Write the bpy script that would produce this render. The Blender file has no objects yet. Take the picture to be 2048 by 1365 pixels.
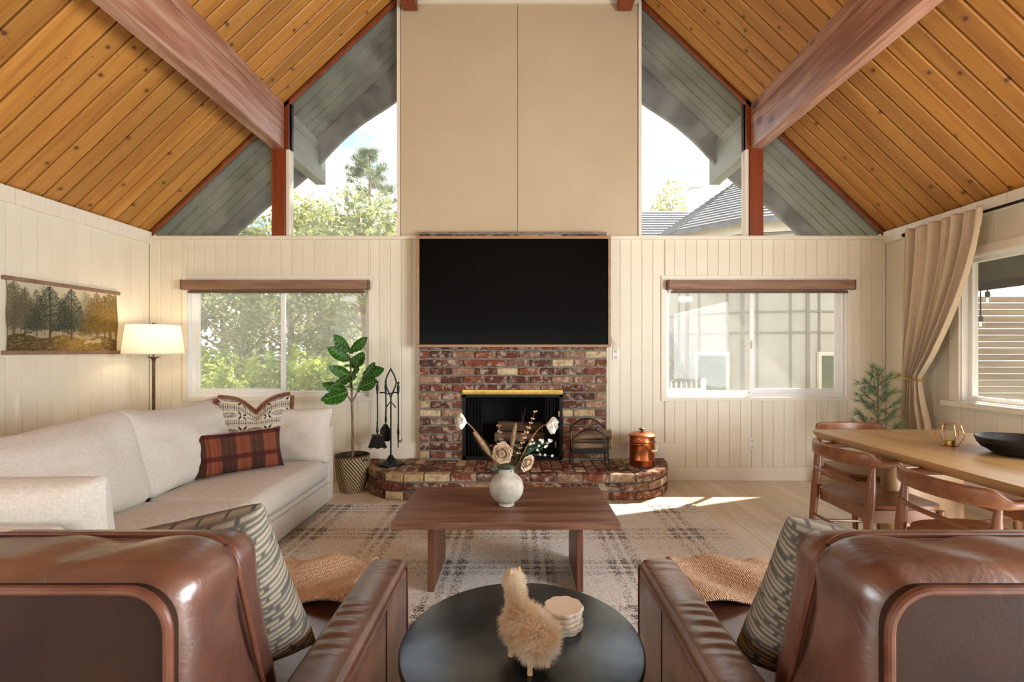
import bpy, bmesh, math, random
import numpy as np
from mathutils import Vector, Matrix, noise as mnoise, Euler

random.seed(7)
np.random.seed(7)
PI = math.pi
SC = bpy.context.scene
COL = SC.collection

# ------------------------------------------------------------------ camera, world, sun, exposure
CAMZ, FOC = 1.27, 968.0
cam_d = bpy.data.cameras.new('camera')
cam_d.sensor_width = 36.0
cam_d.lens = FOC / 2048 * 36.0
cam_d.shift_x = -11 / 2048
cam_d.shift_y = 19.5 / 2048
cam_d.clip_start = 0.02
cam_o = bpy.data.objects.new('camera', cam_d)
COL.objects.link(cam_o)
cam_o.location = (0, 0, CAMZ)
cam_o.rotation_euler = (PI / 2, 0, 0)
SC.camera = cam_o

world = bpy.data.worlds.new('world')
SC.world = world
world.use_nodes = True
wn = world.node_tree
wn.nodes.clear()
w_out = wn.nodes.new('ShaderNodeOutputWorld')
w_bg = wn.nodes.new('ShaderNodeBackground')
w_tc = wn.nodes.new('ShaderNodeTexCoord')
w_map = wn.nodes.new('ShaderNodeMapping')
w_map.inputs['Scale'].default_value = (1.0, 1.0, 1.6)
w_map.inputs['Location'].default_value = (0.35, 0.1, 0.2)
w_noi = wn.nodes.new('ShaderNodeTexNoise')
w_noi.inputs['Scale'].default_value = 4.2
w_noi.inputs['Detail'].default_value = 8
w_noi.inputs['Roughness'].default_value = 0.55
w_rmp = wn.nodes.new('ShaderNodeValToRGB')
w_rmp.color_ramp.elements[0].position = 0.36
w_rmp.color_ramp.elements[0].color = (0.12, 0.19, 0.31, 1)
w_rmp.color_ramp.elements[1].position = 0.66
w_rmp.color_ramp.elements[1].color = (1.0, 1.0, 1.0, 1)
w_mid = w_rmp.color_ramp.elements.new(0.47)
w_mid.color = (0.25, 0.27, 0.30, 1)
wn.links.new(w_tc.outputs['Generated'], w_map.inputs['Vector'])
wn.links.new(w_map.outputs['Vector'], w_noi.inputs['Vector'])
wn.links.new(w_noi.outputs['Fac'], w_rmp.inputs['Fac'])
wn.links.new(w_rmp.outputs['Color'], w_bg.inputs['Color'])
wn.links.new(w_bg.outputs['Background'], w_out.inputs['Surface'])
w_bg.inputs['Strength'].default_value = 4.0

sun_d = bpy.data.lights.new('sun', 'SUN')
sun_d.energy = 13.0
sun_d.angle = 0.012
sun_d.color = (1.0, 0.93, 0.82)
sun_o = bpy.data.objects.new('sun', sun_d)
COL.objects.link(sun_o)
SUN_TO = Vector((1.1, 1.0, 1.56)).normalized()          # direction towards the sun
sun_o.rotation_euler = SUN_TO.to_track_quat('Z', 'Y').to_euler()
sun_o.location = (8, 12, 14)


def area(name, loc, rot, sx, sy, power, color):
    d = bpy.data.lights.new(name, 'AREA')
    d.shape = 'RECTANGLE'
    d.size, d.size_y = sx, sy
    d.energy = power
    d.color = color
    o = bpy.data.objects.new(name, d)
    COL.objects.link(o)
    o.location = loc
    o.rotation_euler = rot
    return o


# daylight through the glazed door of the right wall (beside the camera)
area('daylight_side_doors', (3.5, 0.22, 1.12), (0, PI / 2, 0), 1.95, 2.8, 330, (0.86, 0.94, 1.0))
area('added_left_fill', (-3.5, -0.75, 1.35), (0, -PI / 2, 0), 1.5, 2.2, 55, (0.86, 0.94, 1.0))  # added fill lamp on the left, no window known there
area('added_rear_fill', (0.0, -3.9, 0.95), (PI / 2, 0, 0), 6.2, 0.9, 14, (0.86, 0.94, 1.0))  # added low fill from behind, source made up

SC.view_settings.view_transform = 'Standard'
SC.view_settings.look = 'None'
SC.view_settings.gamma = 1.0
SC.view_settings.use_curve_mapping = False
SC.view_settings.exposure = 0.45
try:
    SC.cycles.use_denoising = True
    SC.cycles.max_bounces = 7
    SC.cycles.diffuse_bounces = 3
    SC.cycles.glossy_bounces = 3
    SC.cycles.transparent_max_bounces = 12
    SC.cycles.use_adaptive_sampling = True
    SC.cycles.adaptive_threshold = 0.08
    SC.cycles.sample_clamp_indirect = 8
    SC.cycles.caustics_reflective = False
    SC.cycles.caustics_refractive = False
except Exception:
    pass


# ------------------------------------------------------------------ helpers
def H(h):
    r = []
    for i in (0, 2, 4):
        c = int(h[i:i + 2], 16) / 255
        r.append(c / 12.92 if c <= 0.04045 else ((c + 0.055) / 1.055) ** 2.4)
    return tuple(r) + (1.0,)


def lerp(a, b, t):
    return a + (b - a) * t


def sstep(a, b, x):
    t = min(1, max(0, (x - a) / (b - a)))
    return t * t * (3 - 2 * t)


def interp(pts, x):
    if x <= pts[0][0]:
        return pts[0][1]
    for (x0, y0), (x1, y1) in zip(pts, pts[1:]):
        if x <= x1:
            return lerp(y0, y1, (x - x0) / (x1 - x0))
    return pts[-1][1]


def at(px, py, d):
    return Vector(((px - 1035) * d / FOC, d, CAMZ - (py - 702) * d / FOC))


def tag(o, label=None, cat=None, group=None, kind=None):
    if label:
        o['label'] = label
    if cat:
        o['category'] = cat
    if group:
        o['group'] = group
    if kind:
        o['kind'] = kind
    return o


def thing(name, label, cat, loc=(0, 0, 0), rz=0.0, group=None, kind=None):
    o = bpy.data.objects.new(name, None)
    COL.objects.link(o)
    o.location = loc
    o.rotation_euler = (0, 0, rz)
    o.empty_display_size = 0.05
    return tag(o, label, cat, group, kind)


class MB:
    def __init__(s):
        s.v, s.f, s.c = [], [], None

    def add(s, vs, fs):
        n = len(s.v)
        s.v += [Vector(v) for v in vs]
        s.f += [tuple(i + n for i in f) for f in fs]
        return s

    def box(s, x0, x1, y0, y1, z0, z1):
        return s.add([(x0, y0, z0), (x1, y0, z0), (x1, y1, z0), (x0, y1, z0), (x0, y0, z1), (x1, y0, z1), (x1, y1, z1), (x0, y1, z1)],
                     [(0, 3, 2, 1), (4, 5, 6, 7), (0, 1, 5, 4), (1, 2, 6, 5), (2, 3, 7, 6), (3, 0, 4, 7)])

    def prism(s, poly, y0, y1):            # poly in x,z, extruded in y
        n = len(poly)
        vs = [(x, y0, z) for x, z in poly] + [(x, y1, z) for x, z in poly]
        fs = [tuple(range(n)), tuple(range(2 * n - 1, n - 1, -1))]
        fs += [(i, i + n, (i + 1) % n + n, (i + 1) % n) for i in range(n)]
        return s.add(vs, fs)

    def prismz(s, poly, z0, z1):           # poly in x,y, extruded in z
        n = len(poly)
        vs = [(x, y, z0) for x, y in poly] + [(x, y, z1) for x, y in poly]
        fs = [tuple(range(n - 1, -1, -1)), tuple(range(n, 2 * n))]
        fs += [(i, (i + 1) % n, (i + 1) % n + n, i + n) for i in range(n)]
        return s.add(vs, fs)

    def tube(s, pts, r, n=8, cap=True, sq=1.0):
        pts = [Vector(p) for p in pts]
        if not hasattr(r, '__len__'):
            r = [r] * len(pts)
        base = len(s.v)
        up = None
        for i, p in enumerate(pts):
            d = (pts[min(i + 1, len(pts) - 1)] - pts[max(i - 1, 0)])
            if d.length < 1e-9:
                d = Vector((0, 0, 1))
            d.normalize()
            if up is None:
                up = Vector((0, 0, 1)) if abs(d.z) < 0.9 else Vector((0, 1, 0))
            a = d.cross(up)
            if a.length < 1e-6:
                a = d.orthogonal()
            a.normalize()
            b = a.cross(d).normalized()
            up = b
            for k in range(n):
                t = 2 * PI * k / n
                s.v.append(p + a * (math.cos(t) * r[i]) + b * (math.sin(t) * r[i] * sq))
        for i in range(len(pts) - 1):
            for k in range(n):
                k2 = (k + 1) % n
                s.f.append((base + i * n + k, base + i * n + k2, base + (i + 1) * n + k2, base + (i + 1) * n + k))
        if cap:
            s.f.append(tuple(base + k for k in range(n - 1, -1, -1)))
            s.f.append(tuple(base + (len(pts) - 1) * n + k for k in range(n)))
        return s

    def lathe(s, prof, c=(0, 0, 0), n=32, cap=True):
        c = Vector(c)
        base = len(s.v)
        for r, z in prof:
            for k in range(n):
                t = 2 * PI * k / n
                s.v.append(c + Vector((r * math.cos(t), r * math.sin(t), z)))
        for i in range(len(prof) - 1):
            for k in range(n):
                k2 = (k + 1) % n
                s.f.append((base + i * n + k, base + i * n + k2, base + (i + 1) * n + k2, base + (i + 1) * n + k))
        if cap:
            s.f.append(tuple(base + k for k in range(n - 1, -1, -1)))
            s.f.append(tuple(base + (len(prof) - 1) * n + k for k in range(n)))
        return s

    def grid(s, fn, nu, nv, wrapu=False):
        base = len(s.v)
        for j in range(nv + 1):
            for i in range(nu + 1):
                s.v.append(Vector(fn(i / nu, j / nv)))
        for j in range(nv):
            for i in range(nu):
                a = base + j * (nu + 1) + i
                s.f.append((a, a + 1, a + nu + 2, a + nu + 1))
        return s

    def rbox(s, c, size, r, seg=(6, 6, 6), fn=None):
        """rounded box with face grids; fn(p local, unit) may displace"""
        hx, hy, hz = [q / 2 for q in size]
        r = min(r, hx, hy, hz)
        keys = {}
        base = len(s.v)
        c = Vector(c)

        def ticks(h, n):
            inner = h - r
            out = [-h, -inner - r * 0.62, -inner - 0.2 * r] + [lerp(-inner, inner, i / n) for i in range(n + 1)] + [inner + 0.2 * r, inner + r * 0.62, h]
            o2 = []
            for q in out:
                if not o2 or abs(q - o2[-1]) > 1e-6:
                    o2.append(q)
            return o2
        tx, ty, tz = ticks(hx, seg[0]), ticks(hy, seg[1]), ticks(hz, seg[2])

        def vid(p):
            k = tuple(round(q, 6) for q in p)
            if k in keys:
                return keys[k]
            q = Vector(p)
            inn = Vector((max(-hx + r, min(hx - r, q.x)), max(-hy + r, min(hy - r, q.y)), max(-hz + r, min(hz - r, q.z))))
            d = q - inn
            if d.length > 1e-9:
                q = inn + d.normalized() * r
            if fn:
                q = Vector(fn(q, Vector((p[0] / hx, p[1] / hy, p[2] / hz))))
            s.v.append(c + q)
            keys[k] = len(s.v) - 1
            return keys[k]
        for (A, B, mk) in ((tx, ty, lambda a, b, e: (a, b, e * hz)), (ty, tz, lambda a, b, e: (e * hx, a, b)), (tz, tx, lambda a, b, e: (b, e * hy, a))):
            for e in (-1, 1):
                for i in range(len(A) - 1):
                    for j in range(len(B) - 1):
                        f = [vid(mk(A[i], B[j], e)), vid(mk(A[i + 1], B[j], e)), vid(mk(A[i + 1], B[j + 1], e)), vid(mk(A[i], B[j + 1], e))]
                        if e < 0:
                            f.reverse()
                        s.f.append(tuple(f))
        return s

    def map(s, fn, start=0):
        for i in range(start, len(s.v)):
            s.v[i] = Vector(fn(s.v[i]))
        return s

    def mesh(s, name, mat=None, smooth=True, recalc=True, col=None, angle=0.6):
        me = bpy.data.meshes.new(name)
        me.from_pydata([tuple(v) for v in s.v], [], s.f)
        if recalc:
            bm = bmesh.new()
            bm.from_mesh(me)
            bmesh.ops.recalc_face_normals(bm, faces=bm.faces)
            bm.to_mesh(me)
            bm.free()
        if mat:
            me.materials.append(mat)
        if smooth:
            me.polygons.foreach_set('use_smooth', [True] * len(me.polygons))
            try:
                me.set_sharp_from_angle(angle=angle)
            except Exception:
                pass
        if col is not None:
            a = me.color_attributes.new('Col', 'FLOAT_COLOR', 'POINT')
            a.data.foreach_set('color', np.asarray(col, dtype=np.float32).ravel())
        me.update()
        return me

    def build(s, name, mat, parent=None, world=False, smooth=True, recalc=True, col=None, bevel=0, angle=0.6, loc=None):
        if world and parent is not None:
            off = Vector(parent.location)
            q = parent.parent
            while q is not None:
                off += q.location
                q = q.parent
            s.v = [v - off for v in s.v]
        me = s.mesh(name, mat, smooth, recalc, col, angle)
        o = bpy.data.objects.new(name, me)
        COL.objects.link(o)
        if parent is not None:
            o.parent = parent
        if loc is not None:
            o.location = loc
        if bevel:
            m = o.modifiers.new('bevel', 'BEVEL')
            m.width = bevel
            m.segments = 2
            m.limit_method = 'ANGLE'
        return o


_cb = {}


def cbox(sx, sy, sz, ch, mat, name):
    """chamfered box mesh, centred, cached (44 triangles)"""
    k = (round(sx, 4), round(sy, 4), round(sz, 4), round(ch, 4), mat.name)
    if k not in _cb:
        bm = bmesh.new()
        bmesh.ops.create_cube(bm, size=1.0)
        for v in bm.verts:
            v.co = Vector((v.co.x * sx, v.co.y * sy, v.co.z * sz))
        if ch > 0:
            bmesh.ops.bevel(bm, geom=list(bm.edges), offset=ch, segments=1, affect='EDGES')
        me = bpy.data.meshes.new(name)
        bm.to_mesh(me)
        bm.free()
        me.materials.append(mat)
        _cb[k] = me
    return _cb[k]


def piece(name, me, parent, loc=(0, 0, 0), rot=(0, 0, 0)):
    o = bpy.data.objects.new(name, me)
    COL.objects.link(o)
    o.parent = parent
    o.location = loc
    o.rotation_euler = rot
    return o


def copy_tree(o, parent=None):
    c = o.copy()
    COL.objects.link(c)
    c.parent = parent
    for ch in list(o.children):
        copy_tree(ch, c)
    return c


# ------------------------------------------------------------------ materials
def newmat(name):
    m = bpy.data.materials.new(name)
    m.use_nodes = True
    nt = m.node_tree
    b = nt.nodes['Principled BSDF']
    return m, nt, b


def N(nt, typ, props=None, **ins):
    n = nt.nodes.new('ShaderNode' + typ)
    for k, v in (props or {}).items():
        setattr(n, k, v)
    for k, v in ins.items():
        k2 = k.replace('_', ' ')
        if k.startswith('i') and k[1:].isdigit():
            sk = n.inputs[int(k[1:])]
        else:
            sk = n.inputs[k2]
        if isinstance(v, bpy.types.NodeSocket):
            nt.links.new(v, sk)
        else:
            sk.default_value = v
    return n


def ramp(nt, fac, stops, interp_='LINEAR'):
    n = nt.nodes.new('ShaderNodeValToRGB')
    cr = n.color_ramp
    cr.interpolation = interp_
    while len(cr.elements) < len(stops):
        cr.elements.new(0.5)
    for e, (p, c) in zip(cr.elements, stops):
        e.position = p
        e.color = c if len(c) == 4 else tuple(c) + (1,)
    nt.links.new(fac, n.inputs['Fac'])
    return n.outputs['Color']


def mixc(nt, fac, a, b, blend='MIX'):
    n = nt.nodes.new('ShaderNodeMix')
    n.data_type = 'RGBA'
    n.blend_type = blend
    for sk, v in ((n.inputs[0], fac), (n.inputs[6], a), (n.inputs[7], b)):
        if isinstance(v, bpy.types.NodeSocket):
            nt.links.new(v, sk)
        else:
            sk.default_value = v
    return n.outputs[2]


def math_(nt, op, a, b=0.0, clamp=False):
    n = nt.nodes.new('ShaderNodeMath')
    n.operation = op
    n.use_clamp = clamp
    for sk, v in ((n.inputs[0], a), (n.inputs[1], b)):
        if isinstance(v, bpy.types.NodeSocket):
            nt.links.new(v, sk)
        else:
            sk.default_value = v
    return n.outputs[0]


def coords(nt, scale=(1, 1, 1), rnd=True, kind='Object'):
    tc = N(nt, 'TexCoord').outputs[kind]
    if rnd:
        oi = N(nt, 'ObjectInfo').outputs['Random']
        r2 = math_(nt, 'MULTIPLY', oi, 61.7)
        cv = N(nt, 'CombineXYZ', X=r2, Y=math_(nt, 'MULTIPLY', r2, 1.37), Z=math_(nt, 'MULTIPLY', r2, 0.73)).outputs[0]
        tc = N(nt, 'VectorMath', {'operation': 'ADD'}, i0=tc, i1=cv).outputs[0]
    return N(nt, 'Mapping', Vector=tc, Scale=scale).outputs[0]


def noise_(nt, vec, scale, detail=4, rough=0.5, dist=0.0):
    return N(nt, 'TexNoise', Vector=vec, Scale=scale, Detail=detail, Roughness=rough, Distortion=dist).outputs['Fac']


def bump_(nt, b, h, strength, dist=0.01):
    n = N(nt, 'Bump', Height=h, Strength=strength, Distance=dist)
    nt.links.new(n.outputs[0], b.inputs['Normal'])


def setc(nt, b, c):
    if isinstance(c, bpy.types.NodeSocket):
        nt.links.new(c, b.inputs['Base Color'])
    else:
        b.inputs['Base Color'].default_value = c


def vary(nt, c, amt):
    oi = N(nt, 'ObjectInfo').outputs['Random']
    v = N(nt, 'MapRange', Value=oi, To_Min=1 - amt, To_Max=1 + amt).outputs[0]
    return mixc(nt, 1.0, c, N(nt, 'CombineColor', Red=v, Green=v, Blue=v).outputs[0], 'MULTIPLY')


def plain(name, c1, c2=None, sc=8, rough=0.6, metal=0.0, bump=0.0, bsc=60, var=0.0, scale=(1, 1, 1), detail=4, bdist=0.005, spec=None, lo=0.35, hi=0.65):
    m, nt, b = newmat(name)
    v = coords(nt, scale)
    c = ramp(nt, noise_(nt, v, sc, detail), [(lo, H(c1)), (hi, H(c2 or c1))])
    if var:
        c = vary(nt, c, var)
    setc(nt, b, c)
    b.inputs['Roughness'].default_value = rough
    b.inputs['Metallic'].default_value = metal
    if spec is not None:
        b.inputs['Specular IOR Level'].default_value = spec
    if bump:
        bump_(nt, b, noise_(nt, v, bsc, 3), bump, bdist)
    return m


def wood(name, cols, axis='X', sc=1.0, rough=0.45, knots=None, var=0.1, bump=0.08, spec=0.5, coat=0.0, kscale=2.6, kt=0.05):
    m, nt, b = newmat(name)
    s = {'X': (0.55, 7, 7), 'Y': (7, 0.55, 7), 'Z': (7, 7, 0.55)}[axis]
    v = coords(nt, tuple(q * sc for q in s))
    n1 = noise_(nt, v, 1.6, 6, 0.55, 0.9)
    s2 = {'X': (1.5, 60, 60), 'Y': (60, 1.5, 60), 'Z': (60, 60, 1.5)}[axis]
    v2 = coords(nt, tuple(q * sc for q in s2))
    n2 = noise_(nt, v2, 1.0, 3, 0.6)
    f = math_(nt, 'ADD', math_(nt, 'MULTIPLY', n1, 0.7), math_(nt, 'MULTIPLY', n2, 0.3))
    k = len(cols) - 1
    c = ramp(nt, f, [(0.32 + 0.36 * i / k, H(q)) for i, q in enumerate(cols)])
    if knots:
        sw = N(nt, 'SeparateXYZ', Vector=coords(nt, (1, 1, 1))).outputs
        cv = coords(nt, (1, 0.6, 1)) if knots == '3D' else N(nt, 'CombineXYZ', X=sw['XYZ'.index(knots[0])], Y=sw['XYZ'.index(knots[1])]).outputs[0]
        nz = N(nt, 'TexNoise', Vector=cv, Scale=9.0, Detail=2)
        cv2 = N(nt, 'VectorMath', {'operation': 'ADD'}, i0=cv, i1=N(nt, 'VectorMath', {'operation': 'SCALE'}, i0=nz.outputs['Color'], Scale=0.02).outputs[0]).outputs[0]
        vo = N(nt, 'TexVoronoi', {'voronoi_dimensions': '3D' if knots == '3D' else '2D'}, Vector=cv2, Scale=kscale).outputs['Distance']
        kn = ramp(nt, vo, [(0.0, (1, 1, 1)), (kt * 0.7, (1, 1, 1)), (kt, (0.25, 0.25, 0.25)), (kt * 2.2, (0, 0, 0))])
        c = mixc(nt, math_(nt, 'MULTIPLY', kn, 0.85), c, H('4a2410'))
        vo2 = N(nt, 'TexVoronoi', {'voronoi_dimensions': '3D' if knots == '3D' else '2D'}, Vector=N(nt, 'VectorMath', {'operation': 'ADD'}, i0=cv2, i1=(3.3, 1.7, 0.4)).outputs[0], Scale=kscale * 1.7).outputs['Distance']
        kn2 = ramp(nt, vo2, [(0.0, (1, 1, 1)), (kt * 0.45, (0.8, 0.8, 0.8)), (kt * 0.9, (0, 0, 0))])
        c = mixc(nt, math_(nt, 'MULTIPLY', kn2, 0.6), c, H('5a2c12'))
    if var:
        c = vary(nt, c, var)
    setc(nt, b, c)
    b.inputs['Roughness'].default_value = rough
    b.inputs['Specular IOR Level'].default_value = spec
    if coat:
        b.inputs['Coat Weight'].default_value = coat
        b.inputs['Coat Roughness'].default_value = 0.2
    if bump:
        bump_(nt, b, n2, bump, 0.003)
    return m


def attrmat(name, rough=0.8, bump=0.0, bsc=300, sheen=0.0, gain=None, trans=0.0):
    m, nt, b = newmat(name)
    a = N(nt, 'Attribute', {'attribute_name': 'Col'}).outputs['Color']
    v = coords(nt, (1, 1, 1), rnd=False)
    n = noise_(nt, v, bsc, 2)
    setc(nt, b, mixc(nt, 0.35, a, mixc(nt, 1.0, a, ramp(nt, n, [(0.3, (0.45, 0.45, 0.45)), (0.7, (1.5, 1.5, 1.5))]), 'MULTIPLY')))
    b.inputs['Roughness'].default_value = rough
    b.inputs['Specular IOR Level'].default_value = 0.2
    if bump:
        bump_(nt, b, n, bump, 0.002)
    return m


def fabric(name, c1, c2, sc=350, rough=0.95, bump=0.25, big=0.06):
    m, nt, b = newmat(name)
    v = coords(nt, (1, 1, 1))
    w1 = noise_(nt, coords(nt, (1, 1, 0.12)), sc, 2)
    w2 = noise_(nt, coords(nt, (0.12, 0.12, 1)), sc, 2)
    f = math_(nt, 'MULTIPLY', math_(nt, 'ADD', w1, w2), 0.5)
    setc(nt, b, ramp(nt, f, [(0.38, H(c1)), (0.62, H(c2))]))
    b.inputs['Roughness'].default_value = rough
    b.inputs['Specular IOR Level'].default_value = 0.15
    b.inputs['Sheen Weight'].default_value = 0.15
    hh = math_(nt, 'ADD', math_(nt, 'MULTIPLY', f, 0.25), noise_(nt, v, 9, 3))
    bump_(nt, b, hh, bump, 0.006)
    return m


def leafmat(name, c1, c2, trans=0.35, rough=0.5, sc=20):
    m, nt, b = newmat(name)
    v = coords(nt, (1, 1, 1))
    c = ramp(nt, noise_(nt, v, sc, 3), [(0.35, H(c1)), (0.65, H(c2))])
    setc(nt, b, c)
    b.inputs['Roughness'].default_value = rough
    t = N(nt, 'BsdfTranslucent', Color=c)
    mx = N(nt, 'MixShader', Fac=trans, i1=b.outputs[0], i2=t.outputs[0])
    out = [n for n in nt.nodes if n.type == 'OUTPUT_MATERIAL'][0]
    nt.links.new(mx.outputs[0], out.inputs['Surface'])
    return m

M = {}
M['wall'] = plain('painted_cream_boards', 'e4d9c2', 'e8dec8', sc=3, rough=0.55, bump=0.03, bsc=40, var=0.02)
M['chase'] = plain('shaded_cream_panel', 'c0ac8e', 'c5b294', sc=2, rough=0.6, bump=0.03, bsc=30, var=0.0)  # wall cream darkened, weaker light on the chimney wall put into the colour
M['trimw'] = plain('painted_cream_trim', 'e8dcc8', 'ebe0cc', sc=4, rough=0.45)
M['vinyl'] = plain('white_vinyl', 'f0eee8', 'f4f2ec', sc=4, rough=0.35)
M['ceil'] = wood('honey_pine_ceiling', ['9c6226', 'b57932', 'c18840'], 'X', 1.0, rough=0.5, knots='XY', var=0.17, kscale=2.7, kt=0.045)
M['ceilback'] = plain('dark_groove_backing', '4a1e0a', '5a260e', rough=0.7)
M['beam'] = wood('brown_beam', ['7d4d38', 'a87660', 'c9a58e'], 'Y', 1.3, rough=0.30, knots='3D', var=0.05, kscale=3.0, kt=0.14, bump=0.25, spec=0.6)
M['redwood'] = wood('redwood_trim', ['6a2c12', '843a18', '96481f'], 'Z', 1.0, rough=0.4, var=0.05)
M['sage'] = plain('sage_painted_soffit', '596050', '60675a', sc=3, rough=0.7, var=0.05, scale=(1, 3, 3))
M['sagebeam'] = wood('grey_painted_beam', ['757a71', '858b80', '92978d'], 'Y', 0.8, rough=0.6, var=0.03, bump=0.3)
M['fascia'] = plain('grey_fascia', '62645f', '6e716b', sc=6, rough=0.7)
M['roofdark'] = plain('dark_roofing', '3c3a37', '4a4743', sc=30, rough=0.9)
M['soffitdark'] = plain('dark_side_soffit', '33312b', '3d3a33', sc=5, rough=0.8)
M['floor'] = wood('pale_oak_floor', ['d4c2a4', 'e3d4bc', 'eee2cf'], 'Y', 0.8, rough=0.3, var=0.05, bump=0.04, spec=0.45)
M['black'] = plain('black_iron', '0d0d0d', '161616', sc=20, rough=0.45, metal=0.4, bump=0.1, bsc=90)
M['blackmatte'] = plain('soot_black', '080808', '131211', sc=10, rough=0.9)
M['mortar'] = plain('grey_mortar', '6e655a', '8b8072', sc=30, rough=0.95, bump=0.6, bsc=90)
M['brass'] = plain('brass', 'c09a4a', 'd0ad60', sc=20, rough=0.28, metal=1.0)
M['copper'] = plain('copper', 'a85c35', 'c2744a', sc=5, rough=0.3, metal=1.0, scale=(1, 1, 0.3))
M['sofa'] = fabric('oatmeal_linen', 'c6bdb0', 'd9d1c5')
M['leatherback'] = None
M['basketin'] = plain('dark_basket_inside', '3b2a1c', '4a3624', rough=0.9)
M['soil'] = plain('soil', '2a1d14', '3a2a1d', sc=60, rough=1.0, bump=0.8)
M['trunk'] = plain('twig_bark', '6a4f38', '84664a', sc=40, rough=0.85, bump=0.3, bsc=120, scale=(1, 1, 0.3))
M['figleaf'] = leafmat('fig_leaf_green', '1f4a16', '3d7a22', trans=0.3, rough=0.35, sc=14)
M['needle'] = leafmat('pine_needle_green', '526a48', '84966a', trans=0.2, sc=30)
M['walnut'] = wood('walnut_coffee_table', ['4a2c1e', '704a36', '937058'], 'X', 1.6, rough=0.4, var=0.03, bump=0.15)
M['walnutz'] = wood('walnut_table_leg', ['4a2a1a', '6b402a', '7c4e36'], 'Z', 1.4, rough=0.45, var=0.03, bump=0.15)
M['chair'] = wood('brown_beech_chair', ['6a3d22', '82502e', '94603a'], 'Z', 1.2, rough=0.33, var=0.05, bump=0.05, spec=0.5)
M['chairx'] = wood('brown_beech_seat', ['6a3d22', '82502e', '94603a'], 'X', 1.2, rough=0.33, var=0.05, bump=0.05, spec=0.5)
M['oak'] = wood('oak_dining_table', ['8d6a40', 'a88352', 'b8935f'], 'Y', 1.2, rough=0.35, var=0.02, bump=0.05)
M['oakz'] = wood('oak_table_leg', ['7d5a36', '946f45', 'a27c50'], 'Z', 1.2, rough=0.4, var=0.02)
M['tableblack'] = plain('blackened_metal_top', '49525a', '717a83', sc=5, rough=0.27, metal=0.95, bump=0.02, bsc=30)
M['bowl'] = plain('black_wood_bowl', '121315', '1e2022', sc=16, rough=0.4, bump=0.3, bsc=50)
M['stone'] = plain('cream_stone', 'e3d6c2', 'efe4d3', sc=14, rough=0.5)
M['fleece'] = plain('cream_fleece', 'f0dcbe', 'fdf6ea', sc=22, rough=0.95)
M['fleece'] = leafmat('cream_fleece_fibre', 'f6e0c0', 'fff8ec', trans=0.5, rough=0.95)
M['feltleg'] = plain('tan_felt', 'd9b98a', 'e3c79b', sc=20, rough=0.9)
M['ceramic'] = plain('textured_white_ceramic', '9f9686', 'bdb5a6', sc=18, rough=0.75, bump=0.7, bsc=45, bdist=0.004)
M['bark'] = plain('firewood_bark', '4a3a2c', '8a6e50', sc=18, rough=0.95, bump=0.9, bsc=60, scale=(0.25, 1, 1))
M['woodcut'] = plain('firewood_cut_end', 'b58a56', 'd1aa76', sc=12, rough=0.9)
M['shade'] = None
M['bronze'] = plain('aged_bronze', '5b4c3c', '75634e', sc=14, rough=0.4, metal=0.8)
M['tvframe'] = wood('tan_tv_frame', ['8f6a4c', 'a37d5d', 'ad8868'], 'X', 1.0, rough=0.45, var=0.0)
M['screen'] = plain('black_screen', '040405', '060607', sc=1, rough=0.2, spec=0.08)
M['blind'] = wood('brown_woven_blind', ['77543e', '8d6a52', '9c7a62'], 'X', 2.5, rough=0.7, var=0.03)
M['blindbar'] = plain('brown_hem_bar', '5a4030', '6b4e3c', sc=6, rough=0.6)
M['curtain'] = fabric('beige_linen_curtain', 'c6b194', 'dac7ab', bump=0.15)
M['rodblack'] = plain('black_rod', '101010', '1a1a1a', rough=0.4, metal=0.6)
M['outlet'] = plain('outlet_plastic', 'e9e2d4', 'ece6da', rough=0.4)
M['cord'] = plain('white_cord', 'ddd5c6', 'e4dccd', rough=0.5)
M['wire'] = plain('copper_wire', 'a86a40', 'bb7d52', rough=0.3, metal=1.0)
M['petalw'] = leafmat('white_petal', 'ece6d6', 'f6f2e8', trans=0.25, rough=0.6)
M['petalb'] = leafmat('beige_rose_petal', 'b99a7c', 'd1b698', trans=0.15, rough=0.6)
M['pampas'] = plain('pampas_plume', 'a87f5a', 'd2b48a', sc=60, rough=0.95)
M['eucaleaf'] = leafmat('pink_eucalyptus', '8d5a4c', 'b08c70', trans=0.15)
M['eucapale'] = leafmat('dried_pale_eucalyptus', 'a98a68', 'cbb090', trans=0.15)
M['greenleaf'] = leafmat('dark_leaf', '2c4430', '4c6a50', trans=0.15)
M['burgundy'] = leafmat('burgundy_leaf', '4a1420', '6a2230', trans=0.15)
M['stemtan'] = plain('tan_stem', '8a5a30', 'a06c3c', rough=0.7)
M['hedge'] = leafmat('hedge_leaf', '88a03e', 'c8d276', trans=0.45, rough=0.45, sc=3)
M['treelight'] = leafmat('yellow_green_leaf', '8c9250', 'bbbb80', trans=0.45, rough=0.6, sc=2)
M['treedark'] = leafmat('pine_green', '66784f', '8e9b72', trans=0.35, rough=0.6, sc=2)
M['treemid'] = leafmat('mid_green_leaf', '7d8958', 'aab07f', trans=0.4, rough=0.6, sc=2)
M['treetrunk'] = plain('tree_bark', '8a7664', 'a8927c', sc=8, rough=0.9, bump=0.5, bsc=30, scale=(1, 1, 0.2))
M['ground'] = plain('dry_ground', '736a55', '857c66', sc=1.5, rough=1.0)
M['siding'] = plain('cream_siding', 'c0baa8', 'cac4b2', sc=2, rough=0.7, var=0.03)
M['batten'] = plain('tan_batten', '857f6c', '8e8875', sc=2, rough=0.7)
M['winframe'] = plain('cream_window_frame', 'efe6cf', 'f3ebd6', rough=0.6)
M['shingle'] = plain('grey_shingle', '72757a', '868990', sc=10, rough=0.9, var=0.1)
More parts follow.
